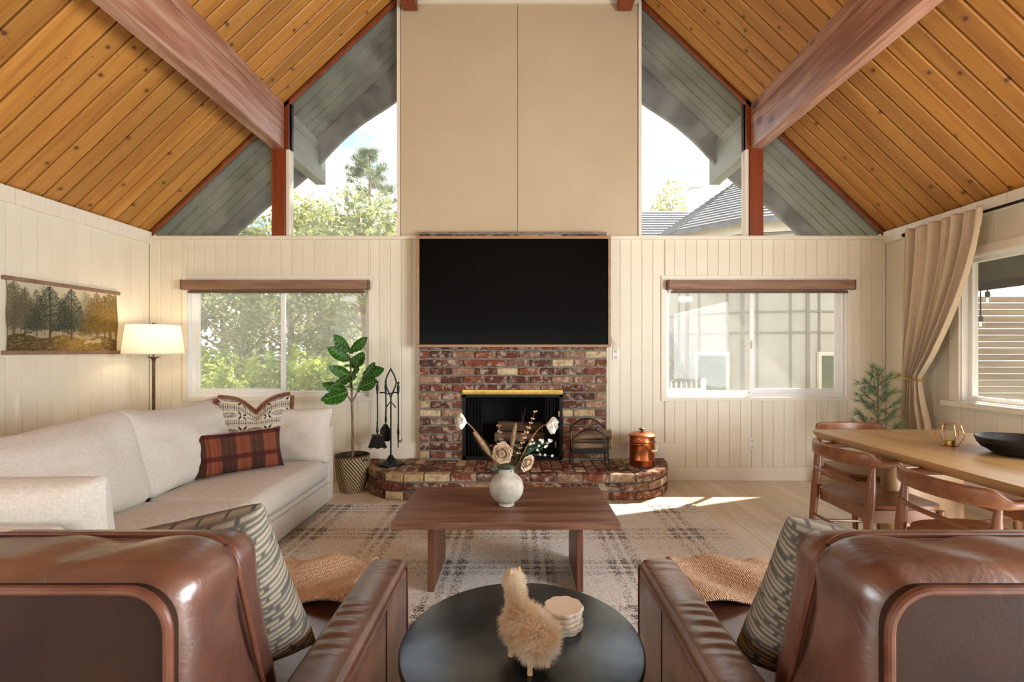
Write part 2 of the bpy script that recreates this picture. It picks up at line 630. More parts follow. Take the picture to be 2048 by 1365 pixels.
M['fence'] = plain('tan_fence_board', '846f58', '98846a', sc=4, rough=0.8, var=0.08, scale=(0.3, 1, 6))
M['picket'] = plain('white_picket', 'e8e8e4', 'f0f0ec', rough=0.6)
M['greyhouse'] = plain('grey_house_wall', '9a9a94', 'a6a6a0', rough=0.8)


def brick_mat(name, offset=0.0):
    m, nt, b = newmat(name)
    oi = N(nt, 'ObjectInfo').outputs['Random']
    r = math_(nt, 'FRACT', math_(nt, 'ADD', oi, offset))
    pal = [(0.0, '633a2e'), (0.12, '744636'), (0.22, '7d4634'), (0.34, '58392f'), (0.45, '7a5a48'), (0.56, '8d6a54'),
           (0.65, '664a3d'), (0.73, '9c7c62'), (0.81, '7a4a38'), (0.895, 'b89c70'), (0.95, 'c4ae88')]
    base = ramp(nt, r, [(p, H(c)) for p, c in pal], 'CONSTANT')
    v = coords(nt, (1, 1, 1))
    n1 = noise_(nt, v, 22, 5, 0.65)
    c = mixc(nt, 1.0, base, ramp(nt, n1, [(0.3, (0.55, 0.5, 0.5)), (0.5, (1, 1, 1)), (0.72, (1.35, 1.3, 1.25))]), 'MULTIPLY')
    n2 = noise_(nt, v, 13, 6, 0.7, 0.4)
    lim = ramp(nt, n2, [(0.50, (0, 0, 0)), (0.60, (1, 1, 1))])
    c = mixc(nt, math_(nt, 'MULTIPLY', lim, 0.62), c, H('c9b8a0'))
    setc(nt, b, c)
    b.inputs['Roughness'].default_value = 0.9
    b.inputs['Specular IOR Level'].default_value = 0.2
    bump_(nt, b, math_(nt, 'ADD', n1, n2), 1.0, 0.012)
    return m


M['brick'] = brick_mat('used_brick')
M['brick2'] = brick_mat('used_brick_hearth', 0.37)


def leather_mat():
    m, nt, b = newmat('brown_leather')
    v = coords(nt, (1, 1, 1), rnd=False)
    n1 = noise_(nt, v, 5, 4, 0.55)
    n2 = noise_(nt, v, 140, 3, 0.6)
    n3 = noise_(nt, coords(nt, (1.0, 1.0, 1.0), rnd=False), 16, 4, 0.6, 1.2)
    c = ramp(nt, n1, [(0.3, H('482a20')), (0.5, H('5e3a2d')), (0.7, H('754f3f'))])
    setc(nt, b, c)
    nt.links.new(ramp(nt, n1, [(0.3, (0.42,) * 3), (0.7, (0.3,) * 3)]), b.inputs['Roughness'])
    b.inputs['Specular IOR Level'].default_value = 0.6
    b.inputs['Coat Weight'].default_value = 0.7
    b.inputs['Coat IOR'].default_value = 1.75
    b.inputs['Coat Roughness'].default_value = 0.25
    h = math_(nt, 'ADD', math_(nt, 'MULTIPLY', n2, 0.06), math_(nt, 'MULTIPLY', n3, 0.35))
    n4 = noise_(nt, N(nt, 'Mapping', Vector=N(nt, 'TexCoord').outputs['Object'], Rotation=(0, 0, 0.6), Scale=(7, 13, 10)).outputs[0], 1.0, 4, 0.55, 0.8)
    h = math_(nt, 'ADD', h, math_(nt, 'MULTIPLY', n4, 0.8))
    bump_(nt, b, h, 0.5, 0.012)
    return m


M['leather'] = leather_mat()
M['leatherdark'] = plain('dark_leather_panel', '2a170e', '372013', sc=6, rough=0.7, spec=0.2, bump=0.1, bsc=120)
M['piping'] = plain('leather_piping', '5a3222', '6f4230', sc=20, rough=0.35)


def glass_mat(name, haze=0.05, dirt=0.0):
    m, nt, b = newmat(name)
    out = [n for n in nt.nodes if n.type == 'OUTPUT_MATERIAL'][0]
    t = N(nt, 'BsdfTransparent', Color=(0.97, 0.98, 0.97, 1))
    g = N(nt, 'BsdfGlossy', Color=(1, 1, 1, 1), Roughness=0.01)
    fc = N(nt, 'LayerWeight', Blend=0.5).outputs['Facing']
    lw = math_(nt, 'ADD', 0.008, math_(nt, 'MULTIPLY', math_(nt, 'POWER', fc, 5.0), 0.8))
    m1 = N(nt, 'MixShader', Fac=lw, i1=t.outputs[0], i2=g.outputs[0])
    d = N(nt, 'BsdfTranslucent', Color=(0.9, 0.92, 0.9, 1))
    dd = N(nt, 'BsdfDiffuse', Color=(0.9, 0.9, 0.88, 1))
    ds = N(nt, 'MixShader', Fac=0.9, i1=d.outputs[0], i2=dd.outputs[0])
    if dirt:
        v = coords(nt, (1, 1, 1), rnd=True)
        n = noise_(nt, v, 3.5, 6, 0.65)
        f = N(nt, 'MapRange', Value=n, From_Min=0.4, From_Max=0.75, To_Min=haze, To_Max=haze + dirt).outputs[0]
    else:
        f = haze
    m2 = N(nt, 'MixShader', Fac=f, i1=m1.outputs[0], i2=ds.outputs[0])
    nt.links.new(m2.outputs[0], out.inputs['Surface'])
    return m


M['glass'] = glass_mat('window_glass', 0.15, 0.05)
M['glassdirty'] = glass_mat('dusty_gable_glass', 0.05, 0.10)
M['glassside'] = glass_mat('side_window_glass', 0.05, 0.02)
M['glassclear'] = glass_mat('clear_glass', 0.01)


def shade_mat():
    m, nt, b = newmat('lamp_shade_linen')
    out = [n for n in nt.nodes if n.type == 'OUTPUT_MATERIAL'][0]
    d = N(nt, 'BsdfDiffuse', Color=H('f2ebdd'))
    t = N(nt, 'BsdfTranslucent', Color=H('f4ecdc'))
    mx = N(nt, 'MixShader', Fac=0.45, i1=d.outputs[0], i2=t.outputs[0])
    nt.links.new(mx.outputs[0], out.inputs['Surface'])
    return m


M['shade'] = shade_mat()


def emit_mat(name, col, s):
    m, nt, b = newmat(name)
    b.inputs['Emission Color'].default_value = col
    b.inputs['Emission Strength'].default_value = s
    b.inputs['Base Color'].default_value = col
    return m


M['bulb'] = emit_mat('lit_bulb', H('ffd9a0'), 6)


def rug_mat():
    m, nt, b = newmat('plaid_wool_rug')
    tc = N(nt, 'TexCoord').outputs['Object']
    sep = N(nt, 'SeparateXYZ', Vector=tc).outputs
    dn = []
    stops = [(0.0, 0.05), (0.30, 0.05), (0.33, 0.55), (0.40, 0.7), (0.42, 0.1), (0.455, 0.1), (0.475, 0.7), (0.525, 0.7), (0.545, 0.1), (0.58, 0.1), (0.60, 0.75),
             (0.69, 0.6), (0.72, 0.05), (1.0, 0.05)]
    for ax, off in ((0, 0.28), (1, 0.1)):
        fr = math_(nt, 'FRACT', math_(nt, 'ADD', math_(nt, 'MULTIPLY', sep[ax], 1 / 0.52), 10 + off))
        dn.append(ramp(nt, fr, [(p, (q, q, q)) for p, q in stops]))
    den = math_(nt, 'MULTIPLY', math_(nt, 'ADD', dn[0], dn[1]), 0.62)
    v = N(nt, 'Mapping', Vector=tc, Scale=(1, 1.3, 1)).outputs[0]
    sp = noise_(nt, v, 120, 2, 0.6)
    sp2 = noise_(nt, v, 14, 3)
    th = math_(nt, 'ADD', math_(nt, 'MULTIPLY', den, 0.30), math_(nt, 'MULTIPLY', sp2, 0.12))
    dk = math_(nt, 'MULTIPLY', math_(nt, 'SUBTRACT', math_(nt, 'ADD', th, 0.28), sp), 14.0, True)
    base = ramp(nt, noise_(nt, v, 60, 3), [(0.35, H('e0dcd4')), (0.65, H('f6f3ed'))])
    dark = ramp(nt, noise_(nt, v, 90, 2), [(0.4, H('46454a')), (0.6, H('85786a'))])
    setc(nt, b, mixc(nt, dk, base, dark))
    b.inputs['Roughness'].default_value = 1.0
    b.inputs['Specular IOR Level'].default_value = 0.1
    bump_(nt, b, noise_(nt, v, 160, 2), 0.7, 0.006)
    return m


M['rug'] = rug_mat()


def throw_mat():
    m, nt, b = newmat('tan_knit_throw')
    tc = N(nt, 'TexCoord').outputs['Object']
    ck = N(nt, 'TexVoronoi', Vector=N(nt, 'Mapping', Vector=tc, Scale=(1, 1, 1)).outputs[0], Scale=150.0, Randomness=0.35).outputs['Distance']
    setc(nt, b, ramp(nt, ck, [(0.0, H('e6cdb0')), (0.45, H('cba888')), (0.9, H('8f6d50'))]))
    b.inputs['Roughness'].default_value = 0.95
    b.inputs['Specular IOR Level'].default_value = 0.1
    bump_(nt, b, math_(nt, 'SUBTRACT', 1.0, ck), 1.0, 0.006)
    return m


M['throw'] = throw_mat()
M['print'] = attrmat('printed_canvas', 0.85, 0.1, 400)
M['woven'] = attrmat('woven_cloth', 0.95, 0.4, 420)

# ------------------------------------------------------------------ the room shell
XL, XR, YB, YF = -3.6, 3.6, 4.73, -4.0
RIDGE, SL = 5.85, 0.949
ZE = RIDGE - SL * 3.6                       # eave height at the side walls (2.43)
SLA = math.atan(SL)


def roof_z(x):
    return RIDGE - SL * abs(x)


def struct(o, label, cat):
    return tag(o, label, cat, kind='structure')


# floor: slab and oak planks
fl = struct(MB().box(XL - 0.15, XR + 0.15, YF - 0.15, YB + 0.12, -0.25, -0.012).build('floor', M['floor'], smooth=False), 'pale oak plank floor running towards the fireplace wall', 'floor')
pw = 0.18
x = XL
k = 0
while x < XR - 0.01:
    y = -0.6 - 1.4 * random.random()
    while y < YB:
        L = random.choice((1.22, 1.52, 1.83))
        y1 = min(y + L, YB)
        if YB - y1 < 0.25:
            y1 = YB
        if y1 > 0.2:
            piece('floor_plank', cbox(pw - 0.0016, y1 - y - 0.0016, 0.012, 0.0012, M['floor'], 'floor_plank'), fl, (x + pw / 2, (y + y1) / 2, -0.006))
        y = y1
    x += pw
MB().box(XL, XR, YF, -0.6, -0.012, 0).build('floor_area', M['floor'], fl, smooth=False)

# ceiling: pine boards from eave to ridge, both slopes
LEN = math.hypot(3.6, RIDGE - ZE)
PB = 0.133
cl = struct(MB().build('ceiling', M['ceilback']), 'vaulted honey pine board ceiling on both slopes', 'ceiling')
cl.data = MB().prism([(-3.6, ZE + 0.045), (0, RIDGE + 0.045), (3.6, ZE + 0.045), (3.6, ZE + 0.075), (0, RIDGE + 0.075), (-3.6, ZE + 0.075)], YF, YB).mesh('ceiling', M['ceilback'], smooth=False)
cb = cbox(LEN, PB - 0.012, 0.03, 0.007, M['ceil'], 'ceiling_board')
for sgn in (-1, 1):
    n = 0
    yb = YB - PB / 2
    while yb > -0.3:
        mid = Vector((sgn * 1.8, yb, (ZE + RIDGE) / 2))
        nrm = Vector((sgn * math.sin(SLA), 0, math.cos(SLA)))
        piece('ceiling_board', cb, cl, mid + nrm * 0.015, (0, sgn * SLA, 0))
        yb -= PB
    MB().add([], []).prism([(0, RIDGE), (sgn * 3.6, ZE), (sgn * 3.6, ZE + 0.04), (0, RIDGE + 0.04)], YF, yb + PB / 2).build('ceiling_area', M['ceil'], cl, smooth=False)

# roof above, with the side eaves
EX = 4.2
YO = 5.60
rf = struct(MB().prism([(-EX, roof_z(EX) + 0.08), (0, RIDGE + 0.08), (EX, roof_z(EX) + 0.08), (EX, roof_z(EX) + 0.26), (0, RIDGE + 0.28), (-EX, roof_z(EX) + 0.26)], YF - 0.3, YO).build('roof', M['roofdark'], smooth=False),
            'dark roofing slab above the timber ceiling', 'roof')
for sgn in (-1, 1):
    e = MB().prism([(sgn * 3.72, roof_z(3.72)), (sgn * EX, roof_z(EX)), (sgn * EX, roof_z(EX) + 0.08), (sgn * 3.72, roof_z(3.72) + 0.08)], YF, YB + 0.12).build('eave_soffit', M['soffitdark'], rf, smooth=False)
    MB().box(sgn * EX - 0.02, sgn * EX + 0.02, YF, YO, roof_z(EX) - 0.05, roof_z(EX) + 0.24).build('eave_board', M['soffitdark'], rf, smooth=False)

# front overhang: sage green boards, wavy bargeboards
ov = struct(MB().build('gable_overhang', M['sage']), 'sage green boarded roof overhang outside the gable glass', 'roof overhang')
ov.data = MB().prism([(-EX, roof_z(EX) + 0.035), (0, RIDGE + 0.035), (EX, roof_z(EX) + 0.035), (EX, roof_z(EX) + 0.07), (0, RIDGE + 0.07), (-EX, roof_z(EX) + 0.07)], YB + 0.12, YO - 0.03).mesh('gable_overhang', M['soffitdark'], smooth=False)
LEN2 = math.hypot(EX, RIDGE - roof_z(EX))
sb = cbox(LEN2, PB - 0.018, 0.03, 0.006, M['sage'], 'soffit_board')
for sgn in (-1, 1):
    for i in range(6):
        yb = YB + 0.10 + PB * (i + 0.5)
        if yb + PB / 2 > YO:
            break
        mid = Vector((sgn * EX / 2, yb, (roof_z(EX) + RIDGE) / 2))
        nrm = Vector((sgn * math.sin(SLA), 0, math.cos(SLA)))
        piece('soffit_board', sb, ov, mid + nrm * 0.017, (0, sgn * SLA, 0))
wave = [(0.0, 0.30), (0.9, 0.40), (1.38, 0.40), (1.65, 0.30), (1.95, 0.23), (2.2, 0.26), (2.45, 0.30), (2.65, 0.24), (2.84, 0.19), (3.25, 0.165), (3.6, 0.20), (4.2, 0.26)]
for sgn in (-1, 1):
    top, bot = [], []
    for i in range(61):
        xx = EX * i / 60
        # smooth the outline
        d = sum(interp(wave, xx + q) for q in (-0.16, -0.08, 0, 0.08, 0.16)) / 5
        top.append((sgn * xx, roof_z(xx) + 0.10))
        bot.append((sgn * xx, roof_z(xx) - d))
    m = MB()
    for i in range(60):
        m.prism([top[i], top[i + 1], bot[i + 1], bot[i]], YO - 0.05, YO)
    m.build('bargeboard', M['fascia'], ov, smooth=False)

# side walls
def planks_x(parent, xa, xb, y, holes, z0, z1, w=0.107, th=0.012, start=0.0):
    x = xa
    while x < xb - 0.004:
        a, b = x, min(x + w, xb)
        segs = [(a, b, z0, z1)]
        for (h0, h1, hz0, hz1) in holes:
            out = []
            for (s0, s1, q0, q1) in segs:
                if s1 <= h0 or s0 >= h1 or q1 <= hz0 or q0 >= hz1:
                    out.append((s0, s1, q0, q1))
                    continue
                if s0 < h0:
                    out.append((s0, h0, q0, q1))
                if s1 > h1:
                    out.append((h1, s1, q0, q1))
                m0, m1 = max(s0, h0), min(s1, h1)
                if q0 < hz0:
                    out.append((m0, m1, q0, hz0))
                if q1 > hz1:
                    out.append((m0, m1, hz1, q1))
            segs = out
        for (s0, s1, q0, q1) in segs:
            if s1 - s0 > 0.012 and q1 - q0 > 0.02:
                yield (s0, s1, q0, q1)
        x += w


WIN = {1: (-3.22, -1.451, 0.815, 1.97), 2: (1.451, 3.22, 0.815, 1.97)}
# back wall
wb = MB()
zt = 2.365
xs = [XL - 0.12, WIN[1][0], WIN[1][1], WIN[2][0], WIN[2][1], XR + 0.12]
wb.box(xs[0], xs[1], YB + 0.012, YB + 0.12, 0, zt)
wb.box(xs[2], -0.53, YB + 0.012, YB + 0.12, 0, zt)
wb.box(0.434, xs[3], YB + 0.012, YB + 0.12, 0, zt)
wb.box(-0.53, 0.434, YB + 0.012, YB + 0.12, 0.9, zt)
wb.box(-0.53, 0.434, YB + 0.012, YB + 0.12, 0, 0.22)
wb.box(xs[4], xs[5], YB + 0.012, YB + 0.12, 0, zt)
for i in (1, 2):
    a, b, z0, z1 = WIN[i]
    wb.box(a, b, YB + 0.012, YB + 0.12, 0, z0)
    wb.box(a, b, YB + 0.012, YB + 0.12, z1, zt)
wall_back = struct(wb.build('wall_back', M['wall'], smooth=False), 'cream vertical board wall around the brick fireplace', 'wall')
holes = [(a - 0.01, b + 0.01, z0 - 0.01, z1 + 0.01) for a, b, z0, z1 in WIN.values()] + [(-0.90, 0.82, 0, 3)]
for (s0, s1, q0, q1) in planks_x(None, XL, XR, YB, holes, 0.0, zt):
    piece('wall_board', cbox(s1 - s0 - 0.0015, 0.013, q1 - q0 - 0.001, 0.0035, M['wall'], 'wall_board'), wall_back, ((s0 + s1) / 2, YB + 0.0065, (q0 + q1) / 2))

# left wall
L5 = (-1.85, 0.35, 0.6, 2.1)          # unseen opening added for the left fill lamp
wl = MB().box(XL - 0.12, XL - 0.012, L5[1], YB + 0.12, 0, ZE).box(XL - 0.12, XL - 0.012, YF, L5[0], 0, ZE)
wl.box(XL - 0.12, XL - 0.012, L5[0], L5[1], 0, L5[2]).box(XL - 0.12, XL - 0.012, L5[0], L5[1], L5[3], ZE)
wall_left = struct(wl.build('wall_left', M['wall'], smooth=False), 'cream vertical board wall behind the sofa', 'wall')
MB().box(XL - 0.012, XL, YF, L5[0], 0, ZE).box(XL - 0.012, XL, L5[1], 1.5, 0, ZE).box(XL - 0.012, XL, L5[0], L5[1], 0, L5[2]).box(XL - 0.012, XL, L5[0], L5[1], L5[3], ZE).build('wall_area', M['wall'], wall_left, smooth=False)
for (s0, s1, q0, q1) in planks_x(None, 1.5, YB, 0, [], 0.0, ZE - 0.02, w=0.1123):
    piece('wall_board', cbox(0.013, s1 - s0 - 0.0015, q1 - q0, 0.0035, M['wall'], 'wall_board_left'), wall_left, (XL - 0.0065, (s0 + s1) / 2, (q0 + q1) / 2))
# right wall with the side window, and glazed doors beside the camera
W3 = (1.75, 3.93, 0.86, 2.02)
wr = MB()
D4 = (0.25, 1.65, 0.12, 2.1)
wr.box(XR + 0.012, XR + 0.12, W3[1], YB + 0.12, 0, ZE)
wr.box(XR + 0.012, XR + 0.12, D4[1], W3[0], 0, ZE)
wr.box(XR + 0.012, XR + 0.12, YF, D4[0], 0, ZE)
wr.box(XR + 0.012, XR + 0.12, W3[0], W3[1], 0, W3[2])
wr.box(XR + 0.012, XR + 0.12, W3[0], W3[1], W3[3], ZE)
wr.box(XR + 0.012, XR + 0.12, D4[0], D4[1], 0, D4[2])
wr.box(XR + 0.012, XR + 0.12, D4[0], D4[1], D4[3], ZE)
wall_right = struct(wr.build('wall_right', M['wall'], smooth=False), 'cream vertical board wall beside the dining table', 'wall')
for (s0, s1, q0, q1) in planks_x(None, 1.3, YB, 0, [(W3[0] - 0.01, W3[1] + 0.01, W3[2] - 0.01, W3[3] + 0.01)], 0.0, ZE - 0.02, w=0.1123 * 1.6):
    piece('wall_board', cbox(0.013, s1 - s0 - 0.0015, q1 - q0, 0.0035, M['wall'], 'wall_board_right'), wall_right, (XR + 0.0065, (s0 + s1) / 2, (q0 + q1) / 2))
# rear wall (behind the camera): gable with a low opening added for the rear fill
rw = MB()
rw.prism([(XL - 0.12, 1.45), (XR + 0.12, 1.45), (XR + 0.12, ZE), (0, RIDGE + 0.1), (XL - 0.12, ZE)], YF - 0.12, YF)
rw.box(XL - 0.12, XR + 0.12, YF - 0.12, YF, 0, 0.45)
rw.box(XL - 0.12, -3.15, YF - 0.12, YF, 0.45, 1.45).box(3.15, XR + 0.12, YF - 0.12, YF, 0.45, 1.45)
struct(rw.build('wall_rear', M['wall'], smooth=False), 'cream gable wall with added low opening behind the viewpoint', 'wall')

# top trims of the side walls (scored to match the boards)
for sgn, nm in ((-1, 'trim_1'), (1, 'trim_2')):
    m = MB()
    t = thing(nm, 'white top board running under the pine ceiling on the %s wall' % ('sofa' if sgn < 0 else 'curtain'), 'trim', (sgn * 3.6, 1.2, ZE - 0.12), kind='structure')
    step = 0.1123 if sgn < 0 else 0.1123 * 1.6
    y = 1.2
    while y < YB - 0.01:
        y1 = min(y + step, YB)
        piece('trim_block', cbox(0.03, y1 - y - 0.002, 0.115, 0.003, M['trimw'], 'trim_block'), t, (-sgn * 0.013, (y + y1) / 2 - 1.2, 0.0585))
        y = y1
# baseboards and raised base trims
bb = MB().box(1.44, XR, YB - 0.016, YB, 0, 0.135).build('baseboard_back_right', M['trimw'], bevel=0.003)
struct(bb, 'cream baseboard from hearth to right corner', 'baseboard')
bb = MB().box(XL, -1.44, YB - 0.016, YB, 0, 0.135).build('baseboard_back_left', M['trimw'], bevel=0.003)
struct(bb, 'cream baseboard from left corner to hearth', 'baseboard')
bb = MB().box(XL, XL + 0.016, 0, YB - 0.016, 0, 0.135).build('baseboard_left', M['trimw'], bevel=0.003)
struct(bb, 'cream baseboard along the wall behind the sofa', 'baseboard')
bb = MB().box(XR - 0.016, XR, 1.0, YB - 0.016, 0, 0.135).build('baseboard_right', M['trimw'], bevel=0.003)
struct(bb, 'cream baseboard along the dining side wall', 'baseboard')
o = MB().prism([(0.80, 0.0), (1.50, 0.0), (1.55, 0.135), (1.55, 0.375), (0.80, 0.375)], YB - 0.018, YB).build('trim_3', M['trimw'], bevel=0.003)
struct(o, 'raised cream base panel right of the hearth', 'trim')
o = MB().prism([(-0.88, 0.0), (-1.48, 0.0), (-1.53, 0.135), (-1.53, 0.375), (-0.88, 0.375)], YB - 0.018, YB).build('trim_4', M['trimw'], bevel=0.003)
struct(o, 'raised cream base panel left of the hearth', 'trim')
# ledge above the lower wall
o = MB().box(XL, XR, YB - 0.03, YB + 0.10, 2.352, 2.39).build('trim_5', M['trimw'], bevel=0.004)
struct(o, 'beige ledge board under the gable glass', 'trim')

# chimney chase panels
PX0, PX1 = -1.146, 1.18
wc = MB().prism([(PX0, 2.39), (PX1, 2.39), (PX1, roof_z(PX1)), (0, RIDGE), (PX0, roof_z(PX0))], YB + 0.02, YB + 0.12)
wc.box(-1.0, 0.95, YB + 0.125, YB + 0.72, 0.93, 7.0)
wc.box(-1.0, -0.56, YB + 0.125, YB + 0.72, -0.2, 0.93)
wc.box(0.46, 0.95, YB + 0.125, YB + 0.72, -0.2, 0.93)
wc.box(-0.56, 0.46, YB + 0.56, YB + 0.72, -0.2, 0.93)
wall_chase = struct(wc.build('wall_chimney_chase', M['chase'], smooth=False), 'tall shade-darkened cream panelled chimney wall above the television', 'wall')
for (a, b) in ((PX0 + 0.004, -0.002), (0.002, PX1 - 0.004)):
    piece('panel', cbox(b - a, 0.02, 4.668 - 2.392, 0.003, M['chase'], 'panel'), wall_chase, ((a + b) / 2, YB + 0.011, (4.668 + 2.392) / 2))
MB().box(PX0, PX1, YB - 0.018, YB + 0.02, 4.668, 4.705).build('crown_strip', M['trimw'], wall_chase, smooth=False)
for (xa, xb) in ((PX0 - 0.03, PX0), (PX1, PX1 + 0.03)):
    MB().prism([(xa, 2.39), (xb, 2.39), (xb, roof_z(xb) - 0.02), (xa, roof_z(xa) - 0.02)], YB - 0.012, YB + 0.10).build('edge_strip', M['trimw'], wall_chase, smooth=False)

# purlin beams, posts
BI, BO, BB = 2.28, 2.40, 3.244
for sgn, side in ((-1, 'sofa'), (1, 'dining')):
    t = thing('roof_beam', 'long brown timber beam under the ceiling on the %s side' % side, 'beam', (sgn * 2.34, 0, BB), kind='structure')
    s0 = 0.115
    MB().prism([(sgn * BI, BB), (sgn * BO, BB), (sgn * BO, roof_z(BO) - s0 + 0.06), (sgn * BI, roof_z(BI) - s0 - 0.011)], YF, YB - 0.002).build('main_timber', M['beam'], t, world=True, smooth=False, bevel=0.004)
    MB().prism([(sgn * BI, roof_z(BI) - s0 + 0.003), (sgn * BO, roof_z(BO) - s0 + 0.066), (sgn * BO, roof_z(BO)), (sgn * BI, roof_z(BI))], YF, YB - 0.002).build('upper_timber', M['beam'], t, world=True, smooth=False, bevel=0.003)
    MB().prism([(sgn * (BI + 0.012), roof_z(BI) - s0 - 0.03), (sgn * (BO - 0.01), roof_z(BO) - s0 + 0.04), (sgn * (BO - 0.01), roof_z(BO) - s0 + 0.08), (sgn * (BI + 0.012), roof_z(BI) - s0 + 0.02)], YF, YB - 0.004).build('joint', M['ceilback'], t, world=True, smooth=False)
    # the same beam runs on outside, painted grey
    t2 = thing('exterior_beam', 'grey painted beam end outside the gable on the %s side' % side, 'beam', (sgn * 2.34, YB + 0.12, BB), kind='structure')
    MB().prism([(sgn * BI, BB), (sgn * BO, BB), (sgn * BO, roof_z(BO) - s0 + 0.06), (sgn * BI, roof_z(BI) - s0 - 0.011)], YB + 0.11, 5.76).build('main_timber', M['sagebeam'], t2, world=True, smooth=False, bevel=0.004)
    MB().prism([(sgn * BI, roof_z(BI) - s0 + 0.004), (sgn * BO, roof_z(BO) - s0 + 0.067), (sgn * BO, roof_z(BO)), (sgn * BI, roof_z(BI))], YB + 0.11, 5.74).build('upper_timber', M['sagebeam'], t2, world=True, smooth=False, bevel=0.003)
    o = MB().box(min(sgn * 2.27, sgn * BO), max(sgn * 2.27, sgn * BO), YB - 0.01, YB + 0.11, 2.39, BB).build('gable_post', M['redwood'], bevel=0.004)
    tag(o, 'reddish brown post between gable panes on the %s side' % side, 'post', kind='structure')
    o = MB().prism([(sgn * 2.235, 2.39), (sgn * 2.268, 2.39), (sgn * 2.268, roof_z(2.268)), (sgn * 2.235, roof_z(2.235))], YB + 0.015, YB + 0.10).build('trim_6' if sgn < 0 else 'trim_7', M['trimw'], smooth=False)
    struct(o, 'cream glazing strip beside the gable post on the %s side' % side, 'trim')
    MBp = MB().prism([(sgn * 2.235, BB), (sgn * 2.40, BB), (sgn * 2.40, roof_z(2.4)), (sgn * 2.235, roof_z(2.235))], YB + 0.0, YB + 0.11)
    MBp.build('end_block', M['redwood'], t, world=True, smooth=False)
    # upper purlin
    o = MB().prism([(sgn * 0.97, 4.577), (sgn * 1.107, 4.577), (sgn * 1.107, roof_z(1.107)), (sgn * 0.97, roof_z(0.97))], YF, YB - 0.02).build('ridge_purlin', M['redwood'], bevel=0.004)
    tag(o, 'dark red brown purlin end at the top of the chimney wall, %s side' % side, 'beam', kind='structure')
    # sloping trim along the glass
    m = MB()
    m.prism([(sgn * 3.6, ZE - 0.035), (sgn * 3.6, ZE), (sgn * 1.15, roof_z(1.15)), (sgn * 1.15, roof_z(1.15) - 0.035)], YB + 0.0, YB + 0.04)
    o = m.build('trim_8' if sgn < 0 else 'trim_9', M['redwood'], smooth=False)
    struct(o, 'sloping red brown strip between ceiling and gable glass, %s side' % side, 'trim')

# gable glass
def pane_xz(name, poly, y, mat, parent=None, world=False):
    return MB().prism(poly, y - 0.003, y + 0.003).build(name, mat, parent, world=world, smooth=False)


n = 4
for sgn, side in ((-1, 'sofa'), (1, 'dining')):
    x1 = 1.176 if sgn < 0 else 1.21
    o = pane_xz('window_%d' % n, [(sgn * 2.235, 2.39), (sgn * x1, 2.39), (sgn * x1, roof_z(x1) - 0.02), (sgn * 2.235, roof_z(2.235) - 0.02)], YB + 0.06, M['glassdirty'])
    struct(o, 'tall gable pane beside the chimney wall on the %s side' % side, 'window')
    o = pane_xz('window_%d' % (n + 1), [(sgn * 3.58, 2.39), (sgn * 2.40, 2.39), (sgn * 2.40, roof_z(2.4) - 0.02), (sgn * 3.58, roof_z(3.58) - 0.02)], YB + 0.06, M['glassdirty'])
    struct(o, 'low triangular gable pane in the corner on the %s side' % side, 'window')
    n += 2


# sliding windows with roller blinds
def sliding(n, label, a, b, z0, z1, left_inner):
    t = thing('window_%d' % n, label, 'window', ((a + b) / 2, YB, z0), kind='structure')
    # casing round the opening
    cw, y0 = 0.05, YB - 0.014
    for (xa, xb, za, zb) in ((a - cw, b + cw, z1, z1 + 0.035), (a - cw, b + cw, z0 - 0.035, z0), (a - cw, a, z0, z1), (b, b + cw, z0, z1)):
        MB().box(xa, xb, y0, YB + 0.001, za, zb).build('casing', M['trimw'], t, world=True, smooth=False, bevel=0.003)
    # reveal
    for (xa, xb, za, zb) in ((a, b, z1 - 0.008, z1), (a, b, z0, z0 + 0.008), (a, a + 0.008, z0 + 0.008, z1 - 0.008), (b - 0.008, b, z0 + 0.008, z1 - 0.008)):
        MB().box(xa, xb, YB, YB + 0.044, za, zb).build('reveal', M['vinyl'], t, world=True, smooth=False)
    f = 0.035
    ya, yb = YB + 0.045, YB + 0.115
    for (xa, xb, za, zb) in ((a, b, z1 - f, z1), (a, b, z0, z0 + f), (a, a + f, z0 + f, z1 - f), (b - f, b, z0 + f, z1 - f)):
        MB().box(xa, xb, ya, yb, za, zb).build('frame', M['vinyl'], t, world=True, smooth=False, bevel=0.003)
    mid = (a + b) / 2 + (0.01 if left_inner else -0.01)
    # fixed pane and sliding sash
    for inner, (xa, xb) in ((left_inner, (a + f, mid + 0.03)), (not left_inner, (mid - 0.03, b - f))):
        s = 0.045 if inner else 0.022
        yy0, yy1 = (YB + 0.05, YB + 0.075) if inner else (YB + 0.082, YB + 0.105)
        sa = thing('sash', None, None, ((xa + xb) / 2 - t.location.x, yy0 - YB, z0 - z0))
        sa.parent = t
        for (p, q, r, u) in ((xa, xb, z1 - f - s, z1 - f), (xa, xb, z0 + f, z0 + f + s), (xa, xa + s, z0 + f + s, z1 - f - s), (xb - s, xb, z0 + f + s, z1 - f - s)):
            MB().box(p, q, yy0, yy1, r, u).build('sash_rail', M['vinyl'], sa, world=True, smooth=False, bevel=0.003)
        MB().box(xa + s, xb - s, (yy0 + yy1) / 2 - 0.002, (yy0 + yy1) / 2 + 0.002, z0 + f + s, z1 - f - s).build('pane', M['glass'], sa, world=True, smooth=False)
        if inner:
            hx = mid + 0.01 if left_inner else mid - 0.01
            m = MB().rbox((hx, yy0 - 0.012, 1.33), (0.018, 0.026, 0.085), 0.006, (1, 1, 2))
            m.build('latch', M['vinyl'], sa, world=True)
    return t


